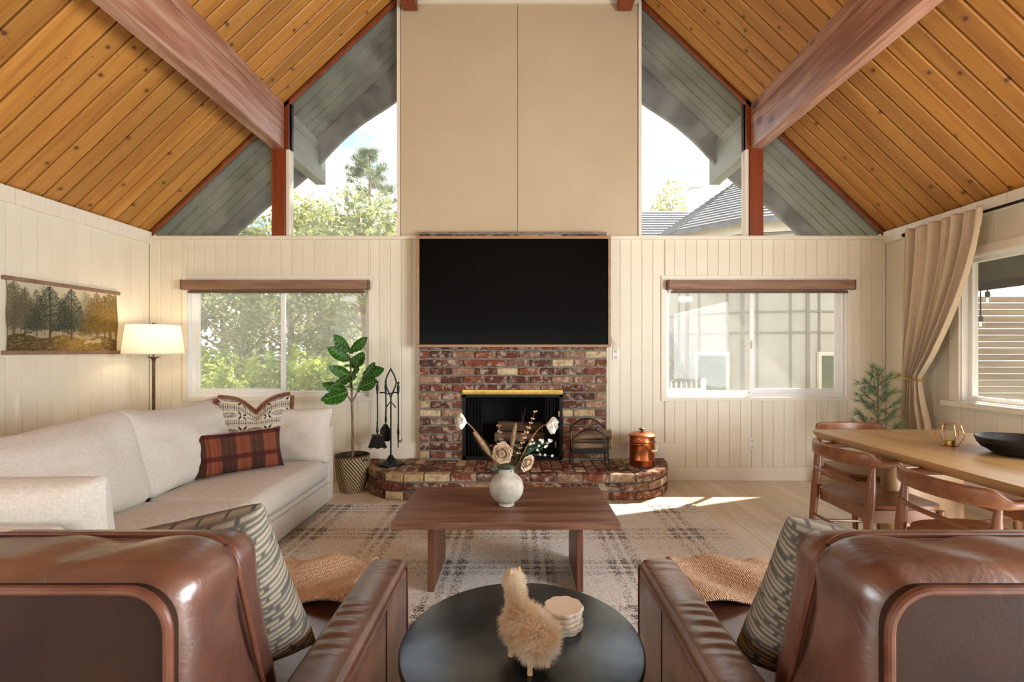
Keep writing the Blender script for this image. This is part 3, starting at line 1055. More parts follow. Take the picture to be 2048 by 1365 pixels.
sliding(1, 'white sliding window behind the sofa showing a green hedge', *WIN[1], True)
sliding(2, 'white sliding window near the dining table showing the neighbouring house', *WIN[2], False)
for (xa, xb, lab) in ((-3.24, -1.44, 'over the hedge window'), (1.452, 3.25, 'over the window facing the neighbouring house')):
    t = thing('roller_blind', 'rolled-up brown roller blind with wood-look cassette ' + lab, 'blind', ((xa + xb) / 2, YB, 1.85))
    MB().rbox(((xa + xb) / 2, YB - 0.045, 1.908), (xb - xa, 0.07, 0.088), 0.012, (4, 1, 1)).build('cassette', M['blind'], t, world=True)
    for e in (xa, xb):
        MB().rbox((e, YB - 0.045, 1.908), (0.012, 0.076, 0.094), 0.005, (1, 1, 1)).build('end_cap', M['blindbar'], t, world=True)
    MB().box(xa + 0.06, xb - 0.06, YB - 0.030, YB - 0.027, 1.84, 1.87).build('blind_fabric', M['blind'], t, world=True, smooth=False)
    MB().rbox(((xa + xb) / 2, YB - 0.0285, 1.842), (xb - xa - 0.08, 0.02, 0.024), 0.008, (4, 1, 1)).build('hem_bar', M['blindbar'], t, world=True)
o = MB().box(-1.74, -1.60, YB + 0.083, YB + 0.085, 1.76, 1.81).build('window_sticker', M['vinyl'])
tag(o, 'small white sticker at the top of the hedge window', 'sticker')
o = MB().box(1.60, 1.74, YB + 0.083, YB + 0.085, 1.76, 1.81).build('window_sticker', M['vinyl'])
tag(o, 'small white sticker at the top of the window facing the house', 'sticker')

# side window
t = thing('window_3', 'white side window beside the tied curtain showing a slatted fence', 'window', (XR, (W3[0] + W3[1]) / 2, W3[2]), kind='structure')
y0, y1, z0, z1 = W3
for (ya, yb, za, zb) in ((y0 - 0.09, y1 + 0.09, z1, z1 + 0.07), (y0 - 0.09, y0, z0, z1), (y1, y1 + 0.09, z0, z1)):
    MB().box(XR - 0.018, XR + 0.001, ya, yb, za, zb).build('casing', M['trimw'], t, world=True, smooth=False, bevel=0.003)
MB().box(XR - 0.05, XR + 0.05, y0 - 0.14, y1 + 0.14, z0 - 0.045, z0).build('sill', M['trimw'], t, world=True, smooth=False, bevel=0.005)
for (ya, yb, za, zb) in ((y0, y1, z1 - 0.01, z1), (y0, y1, z0, z0 + 0.01), (y0, y0 + 0.01, z0 + 0.01, z1 - 0.01), (y1 - 0.01, y1, z0 + 0.01, z1 - 0.01)):
    MB().box(XR, XR + 0.049, ya, yb, za, zb).build('reveal', M['vinyl'], t, world=True, smooth=False)
for (ya, yb, za, zb) in ((y0, y1, z1 - 0.045, z1), (y0, y1, z0, z0 + 0.045), (y0, y0 + 0.045, z0 + 0.045, z1 - 0.045), (y1 - 0.045, y1, z0 + 0.045, z1 - 0.045), ((y0 + y1) / 2 - 0.03, (y0 + y1) / 2 + 0.03, z0 + 0.045, z1 - 0.045)):
    MB().box(XR + 0.05, XR + 0.1, ya, yb, za, zb).build('frame', M['vinyl'], t, world=True, smooth=False, bevel=0.003)
for (ya, yb) in ((y0 + 0.045, (y0 + y1) / 2 - 0.03), ((y0 + y1) / 2 + 0.03, y1 - 0.045)):
    MB().box(XR + 0.073, XR + 0.077, ya, yb, z0 + 0.045, z1 - 0.045).build('pane', M['glassside'], t, world=True, smooth=False)

# ------------------------------------------------------------------ brick fireplace
FX0, FX1, FY = -0.947, 0.865, 4.64
HZ = 0.225
OX0, OX1, OZ1 = -0.527, 0.431, 0.896
fp = thing('fireplace', 'used red and tan brick fireplace surround with brass trimmed firebox', 'fireplace', ((FX0 + FX1) / 2, YB, HZ))
m = MB()
FD = FY + 0.018
ZTOP = 2.425
m.box(FX0 + 0.008, OX0, FD, YB + 0.02, HZ - 0.01, ZTOP - 0.01)
m.box(OX1, FX1 - 0.008, FD, YB + 0.02, HZ - 0.01, ZTOP - 0.01)
m.box(OX0, OX1, FD, YB + 0.02, OZ1, ZTOP - 0.01)
m.build('mortar_bed', M['mortar'], fp, world=True, smooth=False)
CH = 0.0803
rng = random.Random(3)
row = 0
z = HZ + 0.004
while z + CH * 0.8 < ZTOP:
    x = FX0 - (0.0 if row % 2 else 0.106)
    first = True
    while x < FX1 - 0.01:
        a, b = max(x, FX0), min(x + 0.212, FX1)
        segs = [(a, b)]
        if z + 0.03 < OZ1 - 0.01:
            segs = []
            if a < OX0 - 0.02:
                segs.append((a, min(b, OX0 + 0.006)))
            if b > OX1 + 0.02:
                segs.append((max(a, OX1 - 0.006), b))
        for (p, q) in segs:
            if q - p > 0.04:
                Lb = round((q - p - 0.015) / 0.01) * 0.01
                o = piece('brick', cbox(Lb, 0.09, 0.0645, 0.008, M['brick'], 'brick'), fp,
                          (Vector(((p + q) / 2 + rng.uniform(-.002, .002), FY + 0.045 + rng.uniform(-0.006, 0.006), z + CH / 2 + rng.uniform(-.002, .002))) - fp.location),
                          (rng.uniform(-.01, .01), rng.uniform(-.008, .008), rng.uniform(-.012, .012)))
        x += 0.212
    z += CH
    row += 1
# firebox
m = MB()
DB = 5.25
m.box(OX0, OX0 + 0.02, FD + 0.03, DB, HZ, OZ1)
m.box(OX1 - 0.02, OX1, FD + 0.03, DB, HZ, OZ1)
m.box(OX0, OX1, DB - 0.02, DB, HZ, OZ1)
m.box(OX0, OX1, FD + 0.03, DB, OZ1 - 0.02, OZ1)
m.box(OX0, OX1, FD + 0.03, DB, HZ - 0.01, HZ + 0.006)
m.build('firebox', M['blackmatte'], fp, world=True, smooth=False)
m = MB()
m.rbox(((OX0 + OX1) / 2, FY - 0.006, 0.873), (OX1 - OX0 + 0.002, 0.03, 0.048), 0.004, (4, 1, 1)).build('brass_hood', M['brass'], fp, world=True)
m = MB()
for (a, b, c, d) in ((OX0, OX0 + 0.03, HZ, 0.85), (OX1 - 0.03, OX1, HZ, 0.85), (OX0, OX1, 0.825, 0.85), (OX0, OX1, HZ, HZ + 0.03)):
    m.box(a, b, FY + 0.0, FY + 0.03, c, d)
m.build('door_frame', M['black'], fp, world=True, smooth=False)


def mesh_curtain(xa, xb, n):
    def fn(u, v):
        return (lerp(xa, xb, u), FY + 0.055 + 0.014 * math.sin(u * n * 2 * PI), lerp(HZ + 0.01, 0.83, v))
    return MB().grid(fn, n * 10, 2).build('mesh_screen', M['black'], fp, world=True, recalc=False)


mesh_curtain(OX0 + 0.03, OX0 + 0.185, 5)
mesh_curtain(OX1 - 0.17, OX1 - 0.03, 4)
for (hx, hz) in ((0.395, 0.665), (0.365, 0.37)):
    MB().rbox((hx, FY - 0.008, hz), (0.012, 0.018, 0.058), 0.004, (1, 1, 1)).build('brass_handle', M['brass'], fp, world=True)
# grate and logs inside
t = thing('fire_grate', 'black iron grate inside the dark firebox', 'grate', (-0.03, 4.98, HZ))
m = MB()
for i in range(6):
    xx = -0.27 + i * 0.1
    m.tube([(xx - 0.03, 4.86, HZ + 0.14), (xx - 0.03, 4.88, HZ + 0.10), (xx - 0.03, 5.10, HZ + 0.10), (xx - 0.03, 5.12, HZ + 0.14)], 0.008, 6)
m.tube([(-0.32, 4.9, HZ + 0.09), (0.24, 4.9, HZ + 0.09)], 0.008, 6).tube([(-0.32, 5.08, HZ + 0.09), (0.24, 5.08, HZ + 0.09)], 0.008, 6)
m.build('bars', M['black'], t, world=True)
for (a, b) in ((-0.28, 4.9), (0.2, 4.9), (-0.28, 5.08), (0.2, 5.08)):
    MB().tube([(a, b, HZ + 0.004), (a, b, HZ + 0.09)], 0.008, 6).build('leg', M['black'], t, world=True)


def log(name, label, a, b, r, parent=None, group=None, seed=0, half=False):
    a, b = Vector(a), Vector(b)
    rg = random.Random(seed)
    t = thing(name, label, 'log', (a + b) / 2, group=group)
    nseg = 14
    d = (b - a).normalized()
    u = d.cross(Vector((0, 0, 1))).normalized()
    w = u.cross(d)
    prof = []
    for k in range(14):
        an = 2 * PI * k / 14
        rr = r * (1 + rg.uniform(-.1, .1))
        y, zz = rr * math.cos(an), rr * math.sin(an)
        if half and zz > 0.25 * r:
            zz = 0.25 * r + (zz - 0.25 * r) * 0.15
        prof.append((y, zz))
    m = MB()
    for i in range(nseg + 1):
        f = i / nseg
        for (y, zz) in prof:
            kk = 1 + 0.05 * math.sin(f * 9 + y * 60) + rg.uniform(-.03, .03)
            m.v.append(a + (b - a) * f + u * y * kk + w * zz * kk)
    for i in range(nseg):
        for k in range(14):
            k2 = (k + 1) % 14
            m.f.append((i * 14 + k, i * 14 + k2, (i + 1) * 14 + k2, (i + 1) * 14 + k))
    m.build('bark', M['bark'], t, world=True, recalc=True)
    for p, sg in ((a, -1), (b, 1)):
        q = MB()
        q.v = [p + d * sg * 0.001 + u * y * 0.98 + w * zz * 0.98 for (y, zz) in prof]
        q.f = [tuple(range(14))]
        q.v += [p + d * sg * -0.004 + u * y * 0.98 + w * zz * 0.98 for (y, zz) in prof]
        q.f += [tuple(range(27, 13, -1))] + [(k, (k + 1) % 14, 14 + (k + 1) % 14, 14 + k) for k in range(14)]
        q.build('cut_end', M['woodcut'], t, world=True, smooth=False)
    return t


log('fire_log', 'lower brown log lying across the firebox grate', (-0.23, 4.95, HZ + 0.165), (0.28, 4.93, HZ + 0.16), 0.05, seed=1, group='logs in the firebox')
log('fire_log', 'upper brown log resting on top in the firebox', (-0.2, 5.02, HZ + 0.26), (0.26, 4.98, HZ + 0.255), 0.05, seed=2, group='logs in the firebox')

# ------------------------------------------------------------------ brick hearth
he = thing('hearth', 'raised curved brick hearth platform in front of the fireplace', 'hearth', (0, 4.5, 0))


def hy(x, ins=0.0):
    ax = abs(x)
    w, R = 0.95, 0.47 - ins
    if ax <= w:
        return 4.10 + ins
    t = min(1, (ax - w) / R)
    return YB - (0.63 - ins) * math.sqrt(max(0, 1 - t * t))


def outline(ins=0.0, n=28):
    pts = []
    w, R = 0.95, 0.47 - ins
    for i in range(n + 1):
        an = PI - (PI / 2) * i / n
        pts.append((-w + R * math.cos(an), YB - (0.63 - ins) * math.sin(an)))
    for i in range(1, 12):
        pts.append((lerp(-w, w, i / 12), 4.10 + ins))
    for i in range(n + 1):
        an = PI / 2 - (PI / 2) * i / n
        pts.append((w + R * math.cos(an), YB - (0.63 - ins) * math.sin(an)))
    return pts


MB().prismz(outline(0.012), 0.0, HZ - 0.010).build('mortar_bed', M['mortar'], he, world=True, smooth=False)
pts = outline(0.0, 60)
cum = [0.0]
for p, q in zip(pts, pts[1:]):
    cum.append(cum[-1] + math.dist(p, q))


def along(s):
    for i in range(len(cum) - 1):
        if s <= cum[i + 1]:
            f = (s - cum[i]) / (cum[i + 1] - cum[i])
            x = lerp(pts[i][0], pts[i + 1][0], f)
            y = lerp(pts[i][1], pts[i + 1][1], f)
            return x, y, math.atan2(pts[i + 1][1] - pts[i][1], pts[i + 1][0] - pts[i][0])
    return pts[-1][0], pts[-1][1], -PI / 2


total = cum[-1]
RH = HZ / 3
for r in range(3):
    s = -0.10 if r % 2 else 0.0
    while s < total - 0.03:
        x0 = along(max(s, 0.0))[0]
        curved = abs(x0) > 0.93
        L = 0.17 if curved else 0.225
        a, b = max(s, 0), min(s + L, total)
        if b - a > 0.05:
            cx, cy, an = along((a + b) / 2)
            Lb = round((b - a - 0.014) / 0.01) * 0.01
            dep = 0.095 if r == 2 else 0.06
            nx, ny = -math.sin(an), math.cos(an)
            sag = 0.006 if curved else 0.0
            piece('brick', cbox(Lb, dep, RH - 0.011, 0.006, M['brick2'], 'hearth_brick'), he,
                  Vector((cx + nx * (dep / 2 - sag), cy + ny * (dep / 2 - sag) + rng.uniform(-.002, .002), RH * (r + 0.5) + (0.002 if r == 2 else 0))) - he.location,
                  (rng.uniform(-.012, .012), rng.uniform(-.01, .01), an + rng.uniform(-.012, .012)))
        s += L
# paving on top
x = -1.36
j = 0
while x < 1.36:
    w = 0.098
    yfar = YB - 0.025 if abs(x + w / 2) > 0.9 else FY - 0.004
    ynear = max(hy(x, 0.105), hy(x + w, 0.105)) + 0.004
    y = yfar
    half = j % 2
    while y > ynear + 0.02:
        L = 0.205 if not (half and y == yfar) else 0.1
        a = max(y - L, ynear)
        if y - a > 0.035:
            piece('paver', cbox(w - 0.011, round((y - a - 0.011) / 0.01) * 0.01, 0.04, 0.004, M['brick2'], 'paver'), he,
                  Vector((x + w / 2, (y + a) / 2, HZ - 0.021 + rng.uniform(-.002, .001))) - he.location, (rng.uniform(-.006, .006), rng.uniform(-.006, .006), rng.uniform(-.01, .01)))
        y -= L
    x += w
    j += 1

# ------------------------------------------------------------------ television
TX0, TX1, TZ0, TZ1, TY = -0.956, 0.885, 1.303, 2.358, 4.58
t = thing('television', 'large flat black television in slim tan frame above the fireplace', 'television', ((TX0 + TX1) / 2, TY + 0.05, TZ0))
fw = 0.026
for (a, b, c, d) in ((TX0, TX1, TZ1 - fw, TZ1), (TX0, TX1, TZ0, TZ0 + fw), (TX0, TX0 + fw, TZ0 + fw, TZ1 - fw), (TX1 - fw, TX1, TZ0 + fw, TZ1 - fw)):
    MB().box(a, b, TY, TY + 0.03, c, d).build('frame_bar', M['tvframe'], t, world=True, smooth=False, bevel=0.003)
MB().box(TX0 + fw, TX1 - fw, TY + 0.009, TY + 0.02, TZ0 + fw, TZ1 - fw).build('screen', M['screen'], t, world=True, smooth=False)
MB().box(TX0 + 0.02, TX1 - 0.02, TY + 0.03, TY + 0.058, TZ0 + 0.02, TZ1 - 0.02).build('back_case', M['blackmatte'], t, world=True, smooth=False)
MB().box(-0.3, 0.2, TY + 0.058, FY - 0.007, 1.6, 2.0).build('wall_bracket', M['black'], t, world=True, smooth=False)

# outlets
def outlet(name, label, loc, rz, cord=False):
    t = thing(name, label, 'outlet', loc, rz)
    MB().rbox((0, -0.003, 0), (0.072, 0.008, 0.116), 0.003, (1, 1, 1)).build('plate', M['outlet'], t)
    for dz in (-0.028, 0.028):
        r = MB().rbox((0, -0.008, dz), (0.036, 0.005, 0.032), 0.002, (1, 1, 1)).build('socket', M['cord'], t)
        q = MB()
        q.box(-0.008, -0.0055, -0.0115, -0.0095, dz - 0.002, dz + 0.009).box(0.0055, 0.008, -0.0115, -0.0095, dz - 0.002, dz + 0.009).box(-0.002, 0.002, -0.0115, -0.0095, dz - 0.011, dz - 0.006)
        q.build('slot', M['blackmatte'], r, smooth=False)
    return t


outlet('wall_outlet', 'white outlet with plug right below the television corner', (0.962, YB, 1.232), 0)
outlet('wall_outlet', 'white double outlet low on wall under the window by the dining table', (2.29, YB, 0.36), 0)
o = MB().tube([(0.962, YB - 0.03, 1.262), (0.962, YB - 0.045, 1.29), (0.955, YB - 0.04, 1.33), (0.93, YB - 0.02, 1.37), (0.90, YB - 0.02, 1.45), (0.86, YB - 0.03, 1.5)], 0.004, 8).build('power_cord', M['cord'])
tag(o, 'thin white cord from outlet up behind the television', 'cord')
t = thing('wall_switch', 'cream switch plate on the left wall behind lamp shade', 'switch', (XL, 4.47, 1.24), PI / 2)
MB().rbox((0, -0.004, 0), (0.115, 0.01, 0.118), 0.003, (1, 1, 1)).build('plate', M['outlet'], t)
MB().rbox((-0.022, -0.011, 0), (0.03, 0.008, 0.064), 0.002, (1, 1, 1)).build('rocker', M['cord'], t)
MB().rbox((0.022, -0.011, 0), (0.03, 0.008, 0.064), 0.002, (1, 1, 1)).build('rocker', M['cord'], t)

# ------------------------------------------------------------------ fire tools on the hearth
FT = Vector((-1.165, 4.45, HZ + 0.002))
t = thing('fire_tool_stand', 'black iron fireplace tool stand with looped top on hearth', 'tool stand', FT)
pr = []
m = MB()
nb = 8
for k, (r, z) in enumerate(((0.118, 0.0), (0.118, 0.012), (0.08, 0.022), (0.045, 0.035), (0.03, 0.06), (0.016, 0.085))):
    for i in range(16):
        a = 2 * PI * i / 16
        rr = r * (1.06 if i % 2 == 0 and k < 3 else 0.96)
        m.v.append(Vector((rr * math.cos(a), rr * math.sin(a), z)))
for k in range(5):
    for i in range(16):
        i2 = (i + 1) % 16
        m.f.append((k * 16 + i, k * 16 + i2, k * 16 + 16 + i2, k * 16 + 16 + i))
m.f += [tuple(range(15, -1, -1)), tuple(range(80, 96))]
m.build('base', M['black'], t, smooth=False)
MB().tube([(0, 0, 0.07), (0, 0, 0.58)], 0.008, 8).build('post', M['black'], t)
lp = [(0, 0, 0.58), (-0.002, 0, 0.62), (-0.01, 0, 0.64), (-0.045, 0, 0.72), (-0.05, 0, 0.76), (-0.03, 0, 0.82), (-0.004, 0, 0.868), (0, 0, 0.885),
      (0.004, 0, 0.868), (0.03, 0, 0.82), (0.05, 0, 0.76), (0.045, 0, 0.72), (0.01, 0, 0.64), (0.002, 0, 0.62), (0, 0, 0.58)]
MB().tube(lp, 0.007, 8).build('loop', M['black'], t)
MB().tube([(-0.10, 0, 0.655), (-0.06, -0.01, 0.66), (-0.03, 0.0, 0.645), (0, 0, 0.65), (0.03, 0, 0.66), (0.065, 0, 0.658)], 0.006, 8).build('crossbar', M['black'], t)
MB().tube([(-0.045, 0, 0.52), (0, 0, 0.58), (0.045, 0, 0.52)], 0.006, 8).build('yoke', M['black'], t)


def tool(name, label, x, y, ztop, zbot, kind):
    t = thing(name, label, 'fire tool', FT + Vector((x, y, 0)), group='tools hanging on the fireplace stand')
    MB().lathe([(0.002, ztop + 0.105), (0.011, ztop + 0.1), (0.012, ztop + 0.085), (0.006, ztop + 0.078), (0.009, ztop + 0.07), (0.013, ztop + 0.05), (0.012, ztop + 0.02), (0.007, ztop), (0.011, ztop - 0.008), (0.005, ztop - 0.014)][::-1], (0, 0, 0), 10).build('handle', M['black'], t)
    MB().tube([(0, 0, ztop), (0.002, 0, lerp(zbot, ztop, .5)), (0, 0, zbot)], 0.0065, 8).build('shaft', M['black'], t)
    MB().lathe([(0.006, 0.0), (0.012, 0.01), (0.009, 0.05), (0.006, 0.09), (0.011, 0.1)], (0, 0, zbot + 0.02), 8).build('collar', M['black'], t)
    if kind == 'broom':
        def fn(u, v):
            a = u * 2 * PI
            w = lerp(0.045, 0.085, v)
            d = lerp(0.014, 0.022, v)
            j = 1 + 0.05 * math.sin(u * 61) * v
            return (w * math.cos(a) * j, d * math.sin(a) * j, lerp(zbot, zbot - 0.115 + 0.006 * math.sin(u * 47), v))
        MB().grid(fn, 64, 6).build('bristles', M['blackmatte'], t)
        MB().rbox((0, 0, zbot + 0.002), (0.1, 0.034, 0.016), 0.005, (2, 1, 1)).build('bristle_clamp', M['bronze'], t)
    elif kind == 'shovel':
        def fn(u, v):
            w = 0.05 * (1 - max(0, v - 0.75) ** 2 * 6) * min(1, 0.35 + v * 2)
            return ((u - 0.5) * 2 * w, 0.012 * math.cos((u - 0.5) * PI) - 0.012, lerp(zbot + 0.0, zbot - 0.16, v))
        o = MB().grid(fn, 12, 12).build('blade', M['black'], t, recalc=False)
        sm = o.modifiers.new('solid', 'SOLIDIFY')
        sm.thickness = 0.003
    else:
        MB().tube([(0, 0, zbot + 0.02), (0, 0, zbot - 0.10)], [0.009, 0.004], 8).tube([(0, 0, zbot - 0.03), (0.018, 0, zbot - 0.045), (0.034, 0, zbot - 0.03), (0.036, 0, zbot - 0.018)], [0.007, 0.006, 0.005, 0.003], 8).build('hook', M['black'], t)
    return t


tool('fireplace_broom', 'black hearth broom hanging leftmost on the tool stand', -0.115, -0.03, 0.665, 0.27, 'broom')
tool('fireplace_shovel', 'black hearth shovel hanging behind the broom on the tool stand', -0.06, 0.05, 0.665, 0.36, 'shovel')
tool('fireplace_poker', 'black poker with hooked tip hanging rightmost on the tool stand', 0.068, 0, 0.655, 0.25, 'poker')

# ------------------------------------------------------------------ log rack and logs
LR = Vector((0.645, 4.36, HZ + 0.001))
t = thing('log_rack', 'black wrought iron log rack with arched ends on the hearth', 'log rack', LR)
hw = 0.155
for s, yy, nm in ((-1, -0.09, 'front'), (1, 0.10, 'back')):
    m = MB()
    sp = 0.012 * 1
    zt = 0.35 if s < 0 else 0.42
    m.tube([(-hw - 0.012, yy + s * 0.012, 0.004), (-hw, yy, 0.10), (-hw, yy, zt - 0.06)], 0.0065, 8)
    m.tube([(hw + 0.012, yy + s * 0.012, 0.004), (hw, yy, 0.10), (hw, yy, zt - 0.06)], 0.0065, 8)
    arc = [(-hw, yy, zt - 0.06)] + [(hw * math.sin(q), yy, zt - 0.045 + 0.045 * math.cos(q * 1.9)) for q in [(-1.2 + 2.4 * i / 12) for i in range(13)]] + [(hw, yy, zt - 0.06)]
    m.tube(arc, 0.0065, 8)
    m.tube([(-hw, yy, 0.235), (hw, yy, 0.235)], 0.005, 8)
    m.build('end_hoop', M['black'], t)
m = MB()
m.box(-hw - 0.004, hw + 0.004, -0.096, -0.09, 0.135, 0.175)
m.box(-hw - 0.004, hw + 0.004, 0.10, 0.106, 0.135, 0.175)
m.build('rail', M['black'], t, smooth=False)
m = MB()
for xx in (-hw, -hw / 3, hw / 3, hw):
    m.tube([(xx, -0.09, 0.16), (xx, 0.0, 0.135), (xx, 0.10, 0.16)], 0.006, 6)
m.build('cradle_bar', M['black'], t)
z0 = HZ + 0.001
log('firewood_log', 'split bark log at the bottom front of the log rack', (0.49, 4.335, z0 + 0.195), (0.84, 4.355, z0 + 0.205), 0.046, seed=11, group='logs in the rack')
log('firewood_log', 'split bark log at the bottom back of the log rack', (0.50, 4.42, z0 + 0.20), (0.86, 4.425, z0 + 0.205), 0.043, seed=12, group='logs in the rack')
log('firewood_log', 'top bark log lying across the rack', (0.485, 4.37, z0 + 0.277), (0.85, 4.40, z0 + 0.285), 0.042, seed=13, group='logs in the rack')

# ------------------------------------------------------------------ copper ash bucket
CB = Vector((1.14, 4.43, HZ + 0.001))
t = thing('ash_bucket', 'lidded copper ash bucket with wooden bail grip on hearth end', 'bucket', CB)
R = 0.113
MB().lathe([(R - 0.01, 0), (R, 0.005), (R, 0.05), (R + 0.003, 0.056), (R, 0.062), (R, 0.19), (R + 0.004, 0.197), (R, 0.204), (R, 0.21), (R + 0.004, 0.217), (R, 0.224), (R, 0.268), (R - 0.01, 0.27)], (0, 0, 0), 48).build('body', M['copper'], t)
MB().lathe([(0.127, 0.266), (0.129, 0.272), (0.124, 0.278), (0.10, 0.291), (0.06, 0.302), (0.02, 0.306), (0.0005, 0.3065)], (0, 0, 0), 48).build('lid', M['copper'], t)
MB().lathe([(0.012, 0.304), (0.012, 0.315), (0.026, 0.322), (0.028, 0.331), (0.018, 0.338), (0.0005, 0.339)], (0, 0, 0), 20).build('lid_knob', M['bronze'], t)
hp = []
for i in range(21):
    a = PI * i / 20
    hp.append((-0.118 * math.cos(a) * 0.75 + 0.02, -0.118 + 0.03 * math.cos(a) * math.cos(a) - 0.02 * math.sin(a), 0.245 - 0.115 * math.sin(a)))
hp = [(-0.062, -0.102, 0.24), (-0.04, -0.125, 0.215), (0.0, -0.138, 0.185), (0.045, -0.14, 0.158), (0.08, -0.125, 0.145), (0.11, -0.09, 0.15), (0.13, -0.04, 0.175), (0.128, 0.02, 0.215), (0.112, 0.055, 0.24)]
MB().tube(hp, 0.003, 8).build('bail', M['bronze'], t)
MB().tube([hp[3], (0.064, -0.134, 0.1505), hp[4], (0.096, -0.11, 0.146)], [0.009, 0.0125, 0.0125, 0.009], 12).build('grip', M['woodcut'], t)
for p in (hp[0], hp[-1]):
    MB().lathe([(0.001, -0.009), (0.009, -0.005), (0.009, 0.005), (0.001, 0.009)], p, 10).build('ear', M['copper'], t)

# ------------------------------------------------------------------ rug
RX0, RX1, RY0, RY1 = -1.72, 1.455, 0.85, 3.99
o = MB().rbox(((RX0 + RX1) / 2, (RY0 + RY1) / 2, 0.006), (RX1 - RX0, RY1 - RY0, 0.010), 0.004, (30, 30, 1)).build('rug', M['rug'])
tag(o, 'large cream and charcoal plaid rug under the coffee table', 'rug')

# ------------------------------------------------------------------ sofa
SX0, SX1 = -1.52, -2.60
SYa, SYb, SYm = 1.50, 4.02, 2.80
sf = thing('sofa', 'long oatmeal linen sofa with loose back cushions along left wall', 'sofa', (-2.05, 2.75, 0.012))


def wr(p, s=5.0, a=0.008):
    return mnoise.noise(Vector(p) * s) * a


m = MB().rbox((-2.06, (SYa + SYb) / 2, 0.14), (1.06, SYb - SYa - 0.02, 0.2), 0.02, (8, 20, 2))
m.build('base', M['sofa'], sf, world=True)
m = MB()
m.tube([(SX0 + 0.001, SYa + 0.02, 0.205), (SX0 + 0.001, SYb - 0.02, 0.205)], 0.004, 6)
m.build('base_seam', M['sofa'], sf, world=True)
for (xx, yy) in ((-1.62, 1.62), (-1.62, 3.9), (-2.5, 1.62), (-2.5, 3.9)):
    MB().rbox((xx, yy, 0.028), (0.06, 0.06, 0.034), 0.006, (1, 1, 1)).build('foot', M['blackmatte'], sf, world=True)
for (a, b, nm) in ((SYa + 0.16, SYm - 0.004, 0), (SYm + 0.004, SYb - 0.13, 1)):
    def seatfn(q, u, nm=nm):
        q = Vector(q)
        if u.z > 0:
            q.z += 0.028 * (1 - u.x ** 2) * (1 - u.y ** 2)
        if u.x > 0.9:
            q.x += 0.014 * (1 - u.y ** 4) * (1 - u.z ** 2)
        q += Vector((0, 0, wr(q + Vector((nm * 7, 0, 0)), 4, 0.008)))
        return q
    m = MB().rbox((-1.845, (a + b) / 2, 0.325), (0.66, b - a, 0.165), 0.045, (12, 18, 4), seatfn)
    m.build('seat_cushion', M['sofa'], sf, world=True)
# sofa back frame
MB().rbox((-2.50, (SYa + SYb) / 2, 0.42), (0.2, SYb - SYa - 0.02, 0.62), 0.05, (3, 20, 6)).build('back_frame', M['sofa'], sf, world=True)
# loose back cushions
for (a, b, nm) in ((SYa + 0.12, SYm + 0.03, 0), (SYm - 0.03, SYb - 0.16, 1)):
    def backfn(q, u, nm=nm):
        q = Vector(q)
        e = (1 - u.y ** 4) * (1 - u.z ** 4)
        if u.x > 0:
            q.x += 0.07 * (1 - u.y ** 2) * (1 - u.z ** 2)
        q.x += (-0.16) * (q.z / 0.5 + 0.5)
        q.z += 0.03 * (abs(u.y) ** 3) * (1 if u.z > 0 else -0.3) - 0.025 * (1 - u.y ** 2) * max(0, u.z)
        q.x += wr(q + Vector((nm * 5, 0, 1)), 5, 0.034) * e + wr(Vector((q.z * 2.5, q.y * 0.8, nm)), 9, 0.012) * e
        q.z += wr(q + Vector((nm * 3, 2, 1)), 6, 0.012)
        return q
    m = MB().rbox((-2.18, (a + b) / 2, 0.655), (0.2, b - a, 0.50), 0.085, (5, 24, 14), backfn)
    m.build('back_cushion', M['sofa'], sf, world=True)
# arms
for (a, b) in ((SYa, SYa + 0.15), (SYb - 0.12, SYb)):
    def armfn(q, u):
        q = Vector(q)
        q.z += wr(q, 5, 0.006)
        return q
    MB().rbox((-2.05, (a + b) / 2, 0.355), (1.06, b - a, 0.66 if a < 2 else 0.63), 0.035, (10, 3, 8), armfn).build('arm', M['sofa'], sf, world=True)


# pillow geometry: u across, v up; returns closed mesh builder and (u, v, side) per vertex
def pillow(w, h, t, n=60, chop=0.0, pinch=0.06, wrk=0.006, seed=0, power=0.5):
    m = MB()
    uv = []
    idx = {}
    for side in (1, -1):
        for j in range(n + 1):
            for i in range(n + 1):
                u, v = -1 + 2 * i / n, -1 + 2 * j / n
                edge = i in (0, n) or j in (0, n)
                k = (i, j) if edge else (i, j, side)
                if k in idx:
                    continue
                x = w / 2 * u * (1 - pinch * (1 - v * v) * abs(u) ** 3)
                z = h / 2 * v * (1 - pinch * (1 - u * u) * abs(v) ** 3)
                th = t / 2 * ((1 - u ** 4) * (1 - v ** 4)) ** power
                if chop:
                    c = math.exp(-(abs(u) / 0.34) ** 1.5) * sstep(-0.1, 1.0, v)
                    z -= chop * c
                    th *= 1 - 0.45 * c
                y = side * th
                y += mnoise.noise(Vector((u * 2.6 + seed, v * 2.6, side))) * wrk * (1 - u ** 4) * (1 - v ** 4)
                m.v.append(Vector((x, y, z)))
                uv.append((u, v, side))
                idx[k] = len(m.v) - 1
    for side in (1, -1):
        for j in range(n):
            for i in range(n):
                q = []
                for (a, b) in ((i, j), (i + 1, j), (i + 1, j + 1), (i, j + 1)):
                    e = a in (0, n) or b in (0, n)
                    q.append(idx[(a, b) if e else (a, b, side)])
                if side > 0:
                    q.reverse()
                m.f.append(tuple(q))
    return m, uv


def cl(hexs):
    return H(hexs)


